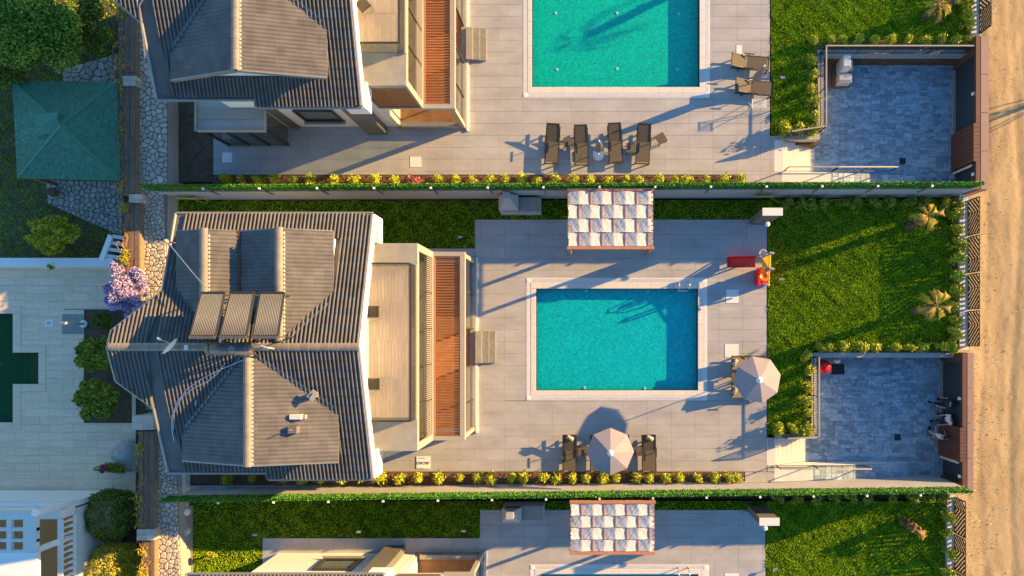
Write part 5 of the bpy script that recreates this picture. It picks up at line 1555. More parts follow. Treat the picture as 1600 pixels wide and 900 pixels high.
# ------------------------------------------------------------------ things in the courts
x, y = at(1308, 120, -1.2)
o = thing('pallet', 'wooden pallet in the corner of the upper sunken court', 'pallet', (x, y, -1.18))
for k in range(6): MB().box(x - .5 + k * .19, y - .65, -1.06, x - .36 + k * .19, y + .65, -1.03).build('pallet_board', M['fence_wood'], o)
for k in (-.55, 0, .5): MB().box(x - .5, y + k, -1.18, x + .59, y + k + .1, -1.062).build('pallet_bearer', M['fence_wood'], o)
for lab, b_, m_ in (('tall white appliance box on the pallet', (-.12, -.05, .25, .65, .1), M['white']), ('white carton on the lower end of the pallet', (-.15, -.55, .5, -.1, -.45), M['cream']), ('flat grey box leaning by the white appliance box', (.3, 0, .5, .55, -.3), M['wall_grey'])):
    t_ = thing('storage_box', lab, 'box', (x + b_[0], y + b_[1], -1.02))
    MB().box(x + b_[0], y + b_[1], -1.025, x + b_[2], y + b_[3], b_[4]).build('box_body', m_, t_, bevel=.015)
    MB().box(x + b_[0] + .04, y + b_[1] + .04, b_[4] + .001, x + b_[2] - .04, y + b_[1] + .12, b_[4] + .008).build('tape', M['frame'], t_)
x, y = at(1288, 573, -.3)
o = thing('kettle_barbecue', 'round red kettle barbecue in the corner of the lower sunken court', 'barbecue', (x, y, -1.18))
mb = MB().lathe([(.05, -.72), (.25, -.62), (.36, -.4)], 24, (x, y)); mb.build('bowl', M['red'], o, smooth=True)
MB().lathe([(.37, -.39), (.34, -.22), (.22, -.08), (.03, -.03)], 24, (x, y)).build('lid', M['red'], o, smooth=True)
MB().tube([(x - .06, y, -.05), (x - .04, y, .02), (x + .04, y, .02), (x + .06, y, -.05)], .015, 6).build('handle', M['black'], o)
for t in range(3):
    an = t * 2.094 + .4; MB().tube([(x + .15 * math.cos(an), y + .15 * math.sin(an), -.66), (x + .34 * math.cos(an), y + .34 * math.sin(an), -1.18)], .018, 6).build('leg', M['steel'], o)
x0, y0 = at(1299, 585, -1.2); x1, y1 = at(1319, 569, -1.2)
o = thing('floor_mat', 'black mat on the court paving beside the red barbecue', 'mat', (x0, y0, -1.18)); MB().box(x0, y0, -1.18, x1, y1, -1.165).build('mat_body', M['black'], o)
x, y = at(1310, 563, -.9); o = thing('storage_bag', 'small white bag against the wall near the black mat', 'bag', (x, y, -1.18))
MB().lathe([(.1, -1.18), (.17, -1.1), (.13, -.9), (.05, -.82)], 9, (x, y)).build('bag_body', M['white'], o); MB().tube([(x - .05, y, -.84), (x, y, -.7), (x + .05, y, -.84)], .012, 5).build('bag_handle', M['white'], o)

# ================================================================== PLANTING
def shrub_proto(seed, m, r=.32, h=.75, n=560):
    o = thing('shrub', 'small shrub', 'shrub')
    rr = np.random.default_rng(seed)
    ncl = 9 + seed % 5
    a = rr.uniform(0, 6.28, ncl); t = rr.uniform(.0, 1, ncl)
    cx = r * (1 - .72 * t) * np.cos(a) * .8; cy = r * (1 - .72 * t) * np.sin(a) * .8; cz = .1 + h * .85 * t
    idx = rr.integers(0, ncl, n)
    p = rr.normal(size=(n, 3)) * np.array([.075, .075, .10])
    p = np.column_stack([cx, cy, cz])[idx] + p
    p[:, 2] = np.abs(p[:, 2]) + .02
    nr = p - np.array([0, 0, .1]); nr /= np.linalg.norm(nr, axis=1)[:, None]
    leaf_obj('foliage', p, .06, m, o, nrm=nr, flat=.25, seed=seed, aspect=.5)
    MB().tube([(0, 0, -.05), (.01, 0, h * .5)], .02, 5).build('stem', M['bark'], o)
    return o
SH = [shrub_proto(i + 1, M['shrub'], *q) for i, q in enumerate(((.30, .78), (.24, .6), (.31, .66), (.27, .84), (.22, .7)))]
SG = [shrub_proto(i + 11, M['leaf_fern'], .36, .8, 480) for i in range(2)]
SR = shrub_proto(31, M['pink'], .22, .4, 260)
map_kids()
TENS = ['', 'first', 'second', 'third', 'fourth', 'fifth', 'sixth', 'seventh', 'eighth', 'ninth', 'tenth', 'eleventh', 'twelfth', 'thirteenth', 'fourteenth', 'fifteenth', 'sixteenth', 'seventeenth', 'eighteenth', 'nineteenth', 'twentieth'] + ['twenty-' + q for q in ('first', 'second', 'third', 'fourth', 'fifth', 'sixth', 'seventh', 'eighth', 'ninth')] + ['thirtieth']
def row(xs, ys, label, group, protos, smin=.8, smax=1.25, z=0.0, sz=.35):
    for i, x_ in enumerate(xs):
        y_ = ys[i] if isinstance(ys, (list, tuple)) else ys
        x, y = at(x_, y_, sz)
        place(protos[i % len(protos)], (x + random.uniform(-.12, .12), y + random.uniform(-.03, .03), z), random.uniform(0, 6.28), (random.uniform(smin, smax), random.uniform(smin, smax), random.uniform(smin, smax)), (label if len(xs) == 1 else TENS[i + 1] + (' from the left, ' if xs[0] < xs[-1] - 15 else ' from the top, ') + label), group)
row([352, 378, 402, 426, 454, 487, 520, 553, 587, 620, 683, 709, 737, 765, 788, 813, 843, 871, 898, 923, 951, 977, 1000, 1027, 1053, 1077, 1106, 1134, 1158], 280, 'yellow-green shrub in the planting strip above the upper hedge fence', 'shrubs along the upper deck', SH, .7, .95)
row([650], 281, 'small reddish shrub in the planting strip of the upper deck', 'reddish shrub', [SR])
row([356, 392, 440, 472, 500, 535, 562, 597, 625, 656, 687, 717, 745, 772, 797, 821, 846, 868, 894, 919, 942, 967, 993, 1015, 1040, 1064, 1088, 1115, 1137, 1153], 747, 'yellow-green shrub in the planting strip below the middle deck', 'shrubs along the middle deck', SH, .75, 1.05)
row([1276, 1297, 1320, 1345, 1368, 1393, 1420, 1445, 1472, 1496, 1516], 62, 'yellow-green shrub in the row above the upper court railing', 'shrubs above the upper court', SH, .7, 1.0)
row([1271] * 5, [92, 113, 137, 157, 180], 'yellow-green shrub in the column left of the upper court', 'shrubs left of the upper court', SH, .7, 1.0)
row([1225, 1248, 1270], [201, 200, 203], 'yellow-green shrub at the head of the upper court stairs', 'shrubs by the upper stairs', SH)
row([1513, 1512, 1510], [5, 22, 40], 'yellow-green shrub along the front wall of the upper lawn', 'shrubs by the upper front wall', SH)
row([1282, 1297, 1321, 1347, 1371, 1397, 1420, 1444, 1469], 542, 'yellow-green shrub in the row above the lower court', 'shrubs above the lower court', SH, .7, 1.0)
row([1262] * 5, [557, 580, 604, 626, 645], 'yellow-green shrub in the column left of the lower court', 'shrubs left of the lower court', SH, .7, 1.0)
row([1214, 1238, 1261], [671, 670, 671], 'yellow-green shrub at the head of the lower court stairs', 'shrubs by the lower stairs', SH)
row([1496, 1495, 1495, 1494, 1494, 1493, 1492, 1492, 1490], [333, 358, 383, 405, 430, 455, 478, 500, 522], 'yellow-green shrub along the front wall of the middle lawn', 'shrubs by the middle front wall', SH)
row([1490], 541, 'yellow-green shrub in the corner between lower court and front wall', 'corner shrub', SH)
row([1230, 1250, 1270, 1288, 1316, 1338, 1361, 1392, 1417, 1445, 1475, 1498], 317, 'dark green shrub in the shade of the upper hedge fence', 'shrubs along the upper hedge fence', SG, .85, 1.1)
row([1218, 1250, 1280, 1305, 1332, 1358, 1392, 1425, 1455, 1478], 778, 'dark green shrub in the shade of the lower hedge fence', 'shrubs along the lower hedge fence', SG, .8, 1.0)
row([1482, 1481, 1483, 1482], [806, 833, 866, 893], 'yellow-green shrub along the front wall of the lowest lawn', 'shrubs by the lowest front wall', SH)

def palm(label, base, top, th, nf, fl, tied=False, seed=0, fz=0.0):
    fl *= .85
    b = at(*base); t = at(*top, th)
    o = thing('palm_tree', label, 'palm tree', (b[0], b[1], 0))
    r = random.Random(seed)
    pb = Vector((b[0], b[1], -.05)); pt = Vector((t[0], t[1], th))
    n = 9; pts = [pb.lerp(pt, i / n) + Vector((0, 0, .12 * math.sin(math.pi * i / n))) for i in range(n + 1)]
    MB().tube(pts, [.2, .19, .19, .18, .18, .17, .17, .18, .2, .15], 10).build('trunk', M['bark'], o)
    for i in range(46):
        f = r.uniform(.05, 1); an = r.uniform(0, 6.28); c = pb.lerp(pt, f) + Vector((0, 0, .12 * math.sin(math.pi * f)))
        d = Vector((math.cos(an), math.sin(an), 0)); c = c + d * .16
        MB().bar(c, c + d * .07 + Vector((0, 0, .14)), .09, .03).build('leaf_stub', M['frond_dry'] if f > .5 else M['bark'], o)
    for k in range(nf):
        an = 2 * math.pi * k / nf + r.uniform(-.3, .3); L = fl * r.uniform(.75, 1.15)
        el_ = (1.25 if tied else r.uniform(-.1, .9)) + fz
        if tied: an = -.6 + r.uniform(-.35, .35); el_ = r.uniform(.2, .5)
        fr_ = MB(); p = pt.copy(); d = Vector((math.cos(an) * math.cos(el_), math.sin(an) * math.cos(el_), math.sin(el_)))
        ribs = [p.copy()]; m = 10
        for i in range(m):
            p = p + d * (L / m); d = (d + Vector((0, 0, -.10 - .03 * i))).normalized(); ribs.append(p.copy())
        fr_.tube(ribs, [.022 - .0018 * i for i in range(m + 1)], 4)
        # leaflets
        for i in range(3, m + 1):
            q = ribs[i]; dd = (ribs[i] - ribs[i - 1]).normalized(); sd_ = dd.cross(Vector((0, 0, 1))).normalized()
            for s in (-1, 1):
                for h_ in (0, .5):
                    q2 = q - dd * (L / m) * h_
                    ln2 = .34 * fl * math.sin(math.pi * (i - 1.5) / (m + .5)) + .06
                    tip = q2 + (dd * .9 + sd_ * s * .75 + Vector((0, 0, -.15 + r.uniform(-.1, .15)))).normalized() * ln2
                    w2 = dd * .017
                    fr_.add([q2 - w2, q2 + w2, tip], [(0, 1, 2)])
        fr_.build('frond', M['frond_dry'] if (k % 3 == 0 or tied) else M['frond'], o)
    return o
palm('young palm with drooping yellow fronds in the shaded top of the middle lawn', (1420, 353), (1450, 337), 2.0, 9, .95, seed=1)
palm('young palm with brown trunk in the lower part of the middle lawn', (1428, 487), (1462, 478), 2.3, 10, 1.0, seed=2)
palm('young palm with tied-up fronds in the lowest lawn', (1410, 814), (1432, 828), 1.1, 7, .8, tied=True, seed=3)
palm('young palm at the top edge of the upper lawn', (1447, 26), (1468, 8), 1.8, 8, .9, seed=4)
palm('tall palm beyond the top edge whose crown shades the upper pool', (1395, -175), (1399, -179), 3.7, 11, 1.5, seed=8)
palm('palm cut off by the top edge in the upper right corner', (1487, 4), (1497, -14), 1.8, 9, .9, seed=5)

# ================================================================== WEST SIDE: stone strip, garden wall and the neighbouring plots
ZL = -1.0
slab('lower_garden', px((-700, -500, 184, 404)), -1.34, ZL - .06, M['soil_dark'])
lg = px((-700, 404, 244, 1300))
for h in (rect_px(-300, 490, 20, 660, ZL), rect_px(20, 551, 60, 600, ZL)): lg = subtract(lg, h)
slab('lower_garden', lg, -1.34, ZL - .06, M['soil_dark'])
grass([rect_px(-20, -20, 180, 404, ZL)], 170, 'grass', 'patchy grass under the trees in the left garden', h=.08, z=ZL - .06)
# stone strip between the garden wall and the villas
strips = [
    [(207, 40), (222, 40), (262, 150), (262, 288), (212, 288)],
    [(211, 288), (262, 288), (260, 395), (262, 448), (214, 448)],
    [(214, 448), (262, 448), (258, 640), (228, 640), (222, 520)],
    [(238, 640), (272, 640), (278, 772), (246, 772)],
    [(246, 772), (278, 772), (286, 1000), (242, 1000)],
]
ZS = 0.9
ssl = MB()
for p in strips: ssl.prism([at(*q, ZS) for q in p], -1.3, ZS - .03)
ssl.cm = 1
for p in strips: ssl.prism([at(*q, ZS) for q in p], ZS - .028, ZS - .02)
ss = struct(ssl, 'stone_path', [M['wall_grey'], M['mortar_dark']])
for i, (p, n) in enumerate(zip(strips, (150, 170, 130, 110, 170))): stones(p, n, ZS - .02, ss, M['stone'], 20 + i, gap=.035, limit=90)
slab('side_path', px((262.5, 150, 275, 300), (262.5, 300, 276, 396), (279, 737, 292, 790), (286.5, 790, 301, 1000)), -1.3, .03, M['concrete'])
# path in the lower left garden
paths = [[(72, 281), (192, 284), (192, 340), (75, 318)], [(75, 318), (192, 340), (192, 368), (178, 364)], [(98, 108), (184, 84), (184, 150), (98, 150)]]
ssl = MB()
for p in paths: ssl.prism([at(*q, ZL) for q in p], -1.3, ZL - .03)
sp = struct(ssl, 'garden_path', M['mortar_dark'])
for i, (p, n) in enumerate(zip(paths, (85, 45, 60))): stones(p, n, ZL - .02, sp, M['stone_blue'], 40 + i, gap=.03, limit=100)
# garden wall with planks and a dry creeper
def garden_wall(label, x0, y0, x1, y1, vine):
    a = at(x0, y0, 1.3); b = at(x1, y1, 1.3)
    o = thing('garden_wall', label, 'wall', (a[0], b[1], -1))
    MB().box(a[0], b[1], -1.3, b[0], a[1], 1.22).build('wall_body', M['mortar_dark'], o)
    w_ = (b[0] - a[0]) / 3
    for k in range(3):
        y = b[1]
        while y < a[1] - .1:
            l_ = min(random.uniform(1.6, 2.6), a[1] - y)
            MB().box(a[0] + k * w_ + .015, y + .01, 1.222, a[0] + (k + 1) * w_ - .015, y + l_ - .01, 1.26 + random.uniform(0, .03)).build('plank', M['fence_wood'], o); y += l_
    v = MB(); r = random.Random(int(x0 + y0))
    for k in range(int((a[1] - b[1]) * 9)):
        y = r.uniform(b[1], a[1]); x = a[0] + r.uniform(-.15, .35)
        p = [Vector((x, y, 1.3))]
        for i in range(5): p.append(p[-1] + Vector((r.uniform(-.12, .12), r.uniform(-.22, .22), r.uniform(-.04, .07))))
        v.tube(p, .014, 4)
    tag(v.build('dry_creeper', M['frond_dry'], o), kind='stuff')
    if vine:
        n = vine; c = np.column_stack([rng.uniform(a[0] - .1, a[0] + .35, n), rng.uniform(b[1], a[1], n) , rng.uniform(1.25, 1.5, n)])
        g = np.sin(c[:, 1] * 2.1) + np.sin(c[:, 1] * 5.3) > .3
        tag(leaf_obj('creeper_leaves', c[g], .045, M['leaf_yellow'], o, seed=int(y0)), kind='stuff')
    return o
garden_wall('old garden wall with weathered planks and dry creeper beside the green roof', 184, -30, 211, 302, 900)
garden_wall('sunlit stretch of the old garden wall above the lilac-coloured tree', 192, 318, 218, 470, 1500)
garden_wall('old garden wall with dry creeper left of the middle villa', 216, 674, 240, 830, 500)
garden_wall('lowest stretch of the garden wall with pale dry creeper', 220, 846, 241, 1000, 900)
for lab, r_ in (('stone pillar in the garden wall below the green roof', (200, 303, 218, 316)), ('stone pillar in the garden wall left of the middle villa', (205, 650, 238, 672)), ('stone pillar in the garden wall above the yellow bush', (212, 828, 240, 845)), ('small stone pillar in the wall by the upper villa', (190, 118, 210, 133))):
    q = rect_px(*r_, 1.45); o = thing('stone_pillar', lab, 'pillar', (q[0], q[1], -1))
    k = 0
    for z in np.arange(-1.2, 1.4, .26):
        for ii in range(2):
            for jj in range(2):
                hx_, hy_ = (q[2] - q[0]) / 2, (q[3] - q[1]) / 2; e = random.uniform(0, .02)
                MB().box(q[0] + ii * hx_ + .008 - e, q[1] + jj * hy_ + .008 - e, z, q[0] + (ii + 1) * hx_ - .008 + e, q[1] + (jj + 1) * hy_ - .008 + e, z + .25).build('stone', M['stone'], o, bevel=.02)
# boxes and bins along the side path
for lab, r_, z_, m_ in (('upper of the dark crates beside the stone strip', (240, 168, 257, 194), .5, 'black'), ('second dark crate beside the stone strip', (241, 197, 258, 218), .5, 'black'), ('third dark crate beside the stone strip', (245, 222, 260, 243), .5, 'black'), ('lowest of the dark crates beside the stone strip', (247, 246, 261, 266), .5, 'black'),
        ('long pale bench-like box on the path by the lower fence', (277, 738, 290, 769), .45, 'cream')):
    q = rect_px(*r_, z_); o = thing('storage_crate', lab, 'crate', (q[0], q[1], 0))
    MB().box(q[0], q[1], 0, q[2], q[3], z_).build('crate_body', M[m_], o, bevel=.03)
    MB().box(q[0] - .02, q[1] - .02, z_ + .002, q[2] + .02, q[3] + .02, z_ + .05).build('crate_lid', M[m_], o, bevel=.015)
x, y = at(285, 833, .4); o = thing('stool', 'round pale stool-like pot lid at the end of the row of things by the path', 'stool', (x, y, 0)); MB().lathe([(.2, 0), (.19, .3), (.2, .36), (.2, .42)], 20, (x, y)).build('stool_top', M['cream'], o); MB().lathe([(.14, .422), (.12, .43)], 16, (x, y)).build('seat_disc', M['coping'], o)
x, y = at(285, 816, .3); o = thing('plastic_crate', 'pinkish plastic crate with square holes beside the round stool', 'crate', (x, y, 0))
for k in range(4): MB().box(x - .25, y - .24 + k * .14, 0, x + .25, y - .18 + k * .14, .32).build('crate_rib', M['pillow'], o)
for k in range(4): MB().box(x - .25 + k * .145, y - .238, .322, x - .19 + k * .145, y + .238, .34).build('crate_rib', M['pillow'], o)
for lab, xx, yy, m_ in (('white sack next to the lower hedge fence', 283, 790, 'white'), ('black bag among the white sacks', 278, 799, 'black'), ('second white sack, right of the black bag', 288, 801, 'white')):
    x, y = at(xx, yy, .3); o = thing('sack', lab, 'sack', (x, y, 0)); MB().lathe([(.16, 0), (.23, .1), (.21, .28), (.1, .4), (.05, .43)], 9, (x, y)).build('sack_body', M[m_], o, smooth=True); MB().lathe([(.05, .43), (.08, .5)], 7, (x, y)).build('sack_neck', M[m_], o)

# green hip-roofed pavilion
def zroof_pt(px_, py_, z): q = at(px_, py_, z); return (q[0], q[1], z)
ze_, zr_ = 1.4, 2.7
c = [zroof_pt(20, 127, ze_), zroof_pt(182, 129, ze_), zroof_pt(188, 282, ze_), zroof_pt(28, 278, ze_)]
ap = zroof_pt(96, 196, zr_)
pav = thing('garden_pavilion', 'square pavilion with a green shingled hip roof in the left garden', 'pavilion', (ap[0], ap[1], ZL))
mb = MB(); mb.add(c + [ap] + [(v[0], v[1], v[2] - .12) for v in c], [(0, 1, 4), (1, 2, 4), (2, 3, 4), (3, 0, 4), (0, 5, 6, 1), (1, 6, 7, 2), (2, 7, 8, 3), (3, 8, 5, 0), (5, 8, 7, 6)])
pr = mb.build('hip_roof', M['green_roof'], pav)
# shingle courses laid on each face
shg = MB(); r = random.Random(2)
for f in range(4):
    a = Vector(c[f]); b = Vector(c[(f + 1) % 4]); t = Vector(ap); n = (b - a).cross(t - a).normalized()
    if n.z < 0: n = -n
    m = 15
    for k in range(m):
        f0, f1 = k / m, (k + 1.12) / m
        l0, r0, l1, r1 = a.lerp(t, f0), b.lerp(t, f0), a.lerp(t, min(1, f1)), b.lerp(t, min(1, f1))
        cnt = max(1, int((r0 - l0).length / .22))
        for j in range(cnt):
            u0, u1 = j / cnt + .003, (j + 1) / cnt - .003; h0 = .03 + r.uniform(-.006, .012)
            q = [l0.lerp(r0, u0) + n * h0, l0.lerp(r0, u1) + n * h0, l1.lerp(r1, u1) + n * .01, l1.lerp(r1, u0) + n * .01]
            shg.add(q + [q[0] - n * h0, q[1] - n * h0], [(0, 1, 2, 3), (0, 4, 5, 1)])
tag(shg.build('shingle', M['green_roof'], pr), kind='stuff')
for a_, b_ in ((0, 4), (1, 4), (2, 4), (3, 4)):
    p = Vector(c[a_]); MB().bar(p + Vector((0, 0, .04)), Vector(ap) + Vector((0, 0, .04)), .1, .04).build('hip_cap', M['green_roof'], pr)
# lifted corner cap (a small dormer-like vent) near the top of the roof
d0 = [zroof_pt(52, 212, 2.35), zroof_pt(88, 208, 2.45), zroof_pt(90, 175, 2.75), zroof_pt(58, 178, 2.5)]
MB().add(d0 + [(v[0], v[1], v[2] - .3) for v in d0], [(0, 1, 2, 3), (0, 4, 5, 1), (1, 5, 6, 2), (2, 6, 7, 3), (3, 7, 4, 0)]).build('roof_vent', M['green_roof'], pr)
for q in c: MB().box(q[0] * .985 + ap[0] * .015 - .08, q[1] * .9 + ap[1] * .1 - .08, ZL - .1, q[0] * .985 + ap[0] * .015 + .08, q[1] * .9 + ap[1] * .1 + .08, ze_ - .12).build('post', M['fence_wood'], pav)

def tree(name, label, cat, base_px, zb, trunk_h, centre_px, cz, rad, n, size, m, ncl, seed, squash=.75, tm=None, jit=.34):
    b = at(*base_px, zb); c_ = at(*centre_px, cz)
    o = thing(name, label, cat, (b[0], b[1], zb))
    p = clump_pts(n, (c_[0], c_[1], cz), rad, squash, ncl, seed, jit=jit)
    nr = p - np.array([c_[0], c_[1], cz - rad[2] * .5]); nr /= np.linalg.norm(nr, axis=1)[:, None]
    r = random.Random(seed)
    tr = MB(); top = Vector((c_[0], c_[1], cz - rad[2] * .25)); base = Vector((b[0], b[1], zb - .1))
    mid_ = base.lerp(top, .5) + Vector((.06, -.05, 0)); r0 = max(.04, rad[0] * .06)
    tr.tube([base, mid_, top], [r0 * 1.3, r0, r0 * .5], 8)
    for k in range(9):
        an = 2 * math.pi * k / 9 + r.uniform(-.3, .3); s_ = base.lerp(top, r.uniform(.45, .95))
        e = Vector((c_[0] + math.cos(an) * rad[0] * .75, c_[1] + math.sin(an) * rad[1] * .75, cz + rad[2] * squash * r.uniform(-.2, .5)))
        md = s_.lerp(e, .5) + Vector((0, 0, .1)); tr.tube([s_, md, e], [r0 * .45, r0 * .3, r0 * .1], 5)
    tr.build('trunk', tm or M['bark'], o)
    tag(leaf_obj('crown', p, size, m, o, nrm=nr, flat=.12, seed=seed), kind=None)
    return o
tree('broadleaf_tree', 'big green tree filling the top left corner', 'tree', (60, 60), ZL, 2, (50, 45), 2.6, (3.4, 2.6, 1.9), 30000, .075, M['leaf_green'], 60, 5, jit=.24)
tree('broadleaf_tree', 'smaller tree crown behind the big tree at the left edge', 'tree', (5, 110), ZL, 2, (-10, 110), 1.6, (1.6, 1.4, 1.2), 7000, .075, M['leaf_dark'], 24, 6, jit=.26)
tree('broadleaf_tree', 'dark tree crown between the big tree and the garden wall', 'tree', (150, 70), ZL, 2, (146, 40), 1.4, (1.2, 1.9, 1.1), 7000, .07, M['leaf_dark'], 26, 7, jit=.26)
tree('lemon_bush', 'sunlit yellow lemon bush above the white garden wall', 'bush', (92, 384), ZL, 1, (84, 366), .5, (1.9, 1.15, .9), 7500, .07, M['leaf_yellow'], 36, 8, jit=.2)
tree('lemon_bush', 'small yellow sprig hanging over the white wall', 'bush', (84, 400), ZL, .5, (82, 416), -.3, (.42, .25, .3), 700, .06, M['leaf_yellow'], 9, 9)
tree('blossom_tree', 'tree covered in purple blossom between the stairs and the middle villa', 'tree', (205, 455), ZL, 1.6, (197, 450), 2.1, (1.4, 1.8, 1.4), 9500, .055, M['blossom'], 46, 10, jit=.17)
tree('fern_bush', 'feathery green bush in the upper half of the planter', 'bush', (158, 560), ZL, .8, (152, 556), .2, (1.35, 1.15, .9), 6500, .11, M['leaf_fern'], 30, 11, jit=.26)
tree('fern_bush', 'feathery green bush in the lower half of the planter', 'bush', (155, 625), ZL, .8, (152, 622), .2, (1.4, 1.3, .9), 7500, .11, M['leaf_fern'], 34, 12, jit=.26)
tree('fern_bush', 'low dark bush at the top of the planter under the purple tree', 'bush', (160, 505), ZL, .4, (160, 502), -.4, (.7, .5, .4), 2200, .08, M['leaf_dark'], 16, 13)
tree('flower_bush', 'straggly bush with pink flowers by the rock on the lower left terrace', 'bush', (190, 730), ZL, .4, (176, 731), -.3, (.95, .35, .4), 1500, .055, M['leaf_fern'], 16, 14)
tree('flower_bush', 'pink blossom cluster at the tip of the straggly bush', 'bush', (166, 733), ZL, .4, (165, 732), -.1, (.28, .3, .25), 900, .05, M['pink'], 7, 15)
def topiary(label, px_, py_, rad, m, seed, z):
    x, y = at(px_, py_, z)
    o = thing('round_bush', label, 'bush', (x, y, ZL))
    rr = np.random.default_rng(seed); n = 12000
    d = rr.normal(size=(n, 3)); d /= np.linalg.norm(d, axis=1)[:, None]
    bump = 1 + .05 * np.sin(d[:, 0] * 9 + seed) + .05 * np.sin(d[:, 1] * 11) + .03 * np.sin(d[:, 2] * 17)
    p = d * (rad * bump * rr.uniform(.88, 1.03, n))[:, None] * np.array([1, 1, .85]) + np.array([x, y, z])
    leaf_obj('foliage', p, .05, m, o, nrm=d, flat=.2, seed=seed)
    MB().tube([(x, y, ZL - .1), (x, y, z)], .07, 6).build('trunk', M['bark'], o)
topiary('round clipped green bush below the left terrace', 172, 803, 1.26, M['leaf_dark'], 3, .1)
topiary('round clipped bush at the bottom edge, sunlight put into its yellow leaves', 178, 888, 1.3, M['leaf_yellow'], 4, .1)  # sunlit look is put into the leaf colour, yellower than the other bush
x, y = at(320, 868, .3)
tree('yellow_sapling', 'small yellow sapling in the shaded lowest garden', 'sapling', (318, 869), 0, .4, (328, 867), .45, (.45, .2, .25), 420, .05, M['shrub'], 8, 18)
tree('roadside_tree', 'thin tree on the far side of the dirt road, outside the picture', 'tree', (1880, 60), -1.25, 2.4, (1880, 58), 2.2, (1.3, 1.4, 1.2), 1500, .1, M['leaf_green'], 16, 21)

# white low wall, steps and balustrade
q0 = at(-40, 404, -.2); q1 = at(176, 416, -.2)
o = thing('white_wall', 'white low wall between the left garden and the left terrace', 'wall', (q0[0], q1[1], ZL))
MB().box(q0[0], q1[1] + .02, -1.3, q1[0], q0[1], -.25).build('wall_body', M['white'], o); MB().box(q0[0], q1[1] - .02, -.247, q1[0] + .03, q0[1] + .03, -.18).build('wall_cap', M['white'], o)
o = thing('white_balustrade', 'slanting white balustrade with white slabs beside the purple tree', 'balustrade', (*at(170, 390), ZL))
a = Vector(P(174, 368, .1)); b = Vector(P(157, 412, -.3))
MB().bar(a, b, .26, .14).build('handrail', M['white'], o)
for k in range(5):
    p = a.lerp(b, (k + .1) / 4.4); MB().bar(p + Vector((.1, 0, -.02)), p + Vector((.75, -.10, -.1)), .17, .1).build('slab_step', M['white'], o)
    MB().bar(p + Vector((0, 0, -.08)), (p.x, p.y, -1.2), .12, .12).build('baluster', M['white'], o)
# left terrace paving, pool, planter
lt = [rect_px(-300, 417, 212, 772, ZL)]
pool_l = [rect_px(-300, 490, 20, 660, ZL), rect_px(20, 551, 60, 600, ZL)]
plant = rect_px(131, 484, 206, 661, ZL)
base = lt
for h in pool_l + [plant]: base = subtract(base, h)
lts = slab('left_terrace', base, -1.3, ZL - .034, M['grout'])
cop = [rect_px(-300, 478, 33, 490, ZL), rect_px(20, 490, 33, 539, ZL), rect_px(33, 539, 72, 551, ZL), rect_px(20, 539, 33, 551, ZL), rect_px(60, 551, 72, 600, ZL), rect_px(33, 600, 72, 612, ZL), rect_px(20, 600, 33, 672, ZL), rect_px(-300, 660, 20, 672, ZL)]
tile_rects(lt, 1.25, .4, ZL - .03, 'paving_slab', M['travertine'], lts, holes=pool_l + [plant] + cop, gap=.006, inview=lambda x, y: in_frame(x, y, ZL, 5), stagger=.4)
slab('soil_bed', [plant], -1.3, ZL - .03, M['soil_dark'])
gp = thing('swimming_pool', 'dark green pool with a stepped alcove at the left edge', 'swimming pool', (-29, -1.5, ZL))
for r_ in cop:
    MB().box(r_[0] + .003, r_[1] + .003, -1.3, r_[2] - .003, r_[3] - .003, ZL + .015).build('coping_stone', M['travertine'], gp, bevel=.01)
zp2 = ZL - .12
MB().add([(r_[i], r_[j], zp2 - .001 * k) for k, r_ in enumerate(pool_l) for i, j in ((0, 1), (2, 1), (2, 3), (0, 3))], [(0, 1, 2, 3), (4, 5, 6, 7)]).build('water', M['water_dark'], gp)

for r_ in pool_l: MB().box(r_[0], r_[1], -1.345, r_[2], r_[3], -1.3).build('pool_floor', M['pool_green'], gp)
for k, (xa, xb, zz_) in enumerate(((54, 60, -1.16), (48, 54, -1.21), (42, 48, -1.26))):
    r_ = rect_px(xa, 552, xb, 599, ZL); MB().box(r_[0], r_[1], -1.3, r_[2], r_[3], zz_).build('pool_step', M['brass_wood'], gp)
# white garden shower standing on the terrace
x, y = at(131, 506, ZL)
o = thing('garden_shower', 'white post shower standing by the planter on the left terrace', 'outdoor shower', (x, y, ZL))
MB().lathe([(.2, ZL - .0), (.2, ZL + .04), (.09, ZL + .08), (.075, ZL + .2)], 16, (x, y)).build('base', M['white'], o)
MB().tube([(x, y, ZL + .1), (x, y, 1.3)], .075, 10).build('post', M['white'], o, smooth=True)
MB().box(x - .2, y - .16, 1.3, x + .2, y + .16, 1.42).build('shower_box', M['white'], o, bevel=.03)
MB().box(x - .1, y - .08, 1.422, x + .1, y + .08, 1.44).build('box_grille', M['steel'], o)
q = rect_px(97, 491, 130, 522, ZL); o = thing('shower_tray', 'darker square tray set in the paving beside the white shower', 'shower tray', (q[0], q[1], ZL)); MB().box(q[0], q[1], ZL, q[2], q[3], ZL + .006).build('tray_plate', M['stone_blue'], o)
x, y = at(196, 712, -.6); o = thing('rock', 'large rock behind the pink-flowered bush', 'rock', (x, y, ZL))
bm = bmesh.new(); bmesh.ops.create_icosphere(bm, subdivisions=3, radius=.75)
for v in bm.verts:
    n_ = math.sin(v.co.x * 5) * .08 + math.sin(v.co.y * 7 + 1) * .07 + math.sin(v.co.z * 6 + 2) * .06
    v.co = v.co * (1 + n_); v.co.z *= .55
me = bpy.data.meshes.new('rock_body'); bm.to_mesh(me); bm.free(); me.materials.append(M['stone_blue']); link('rock_body', me, o).location = (0, 0, .3)
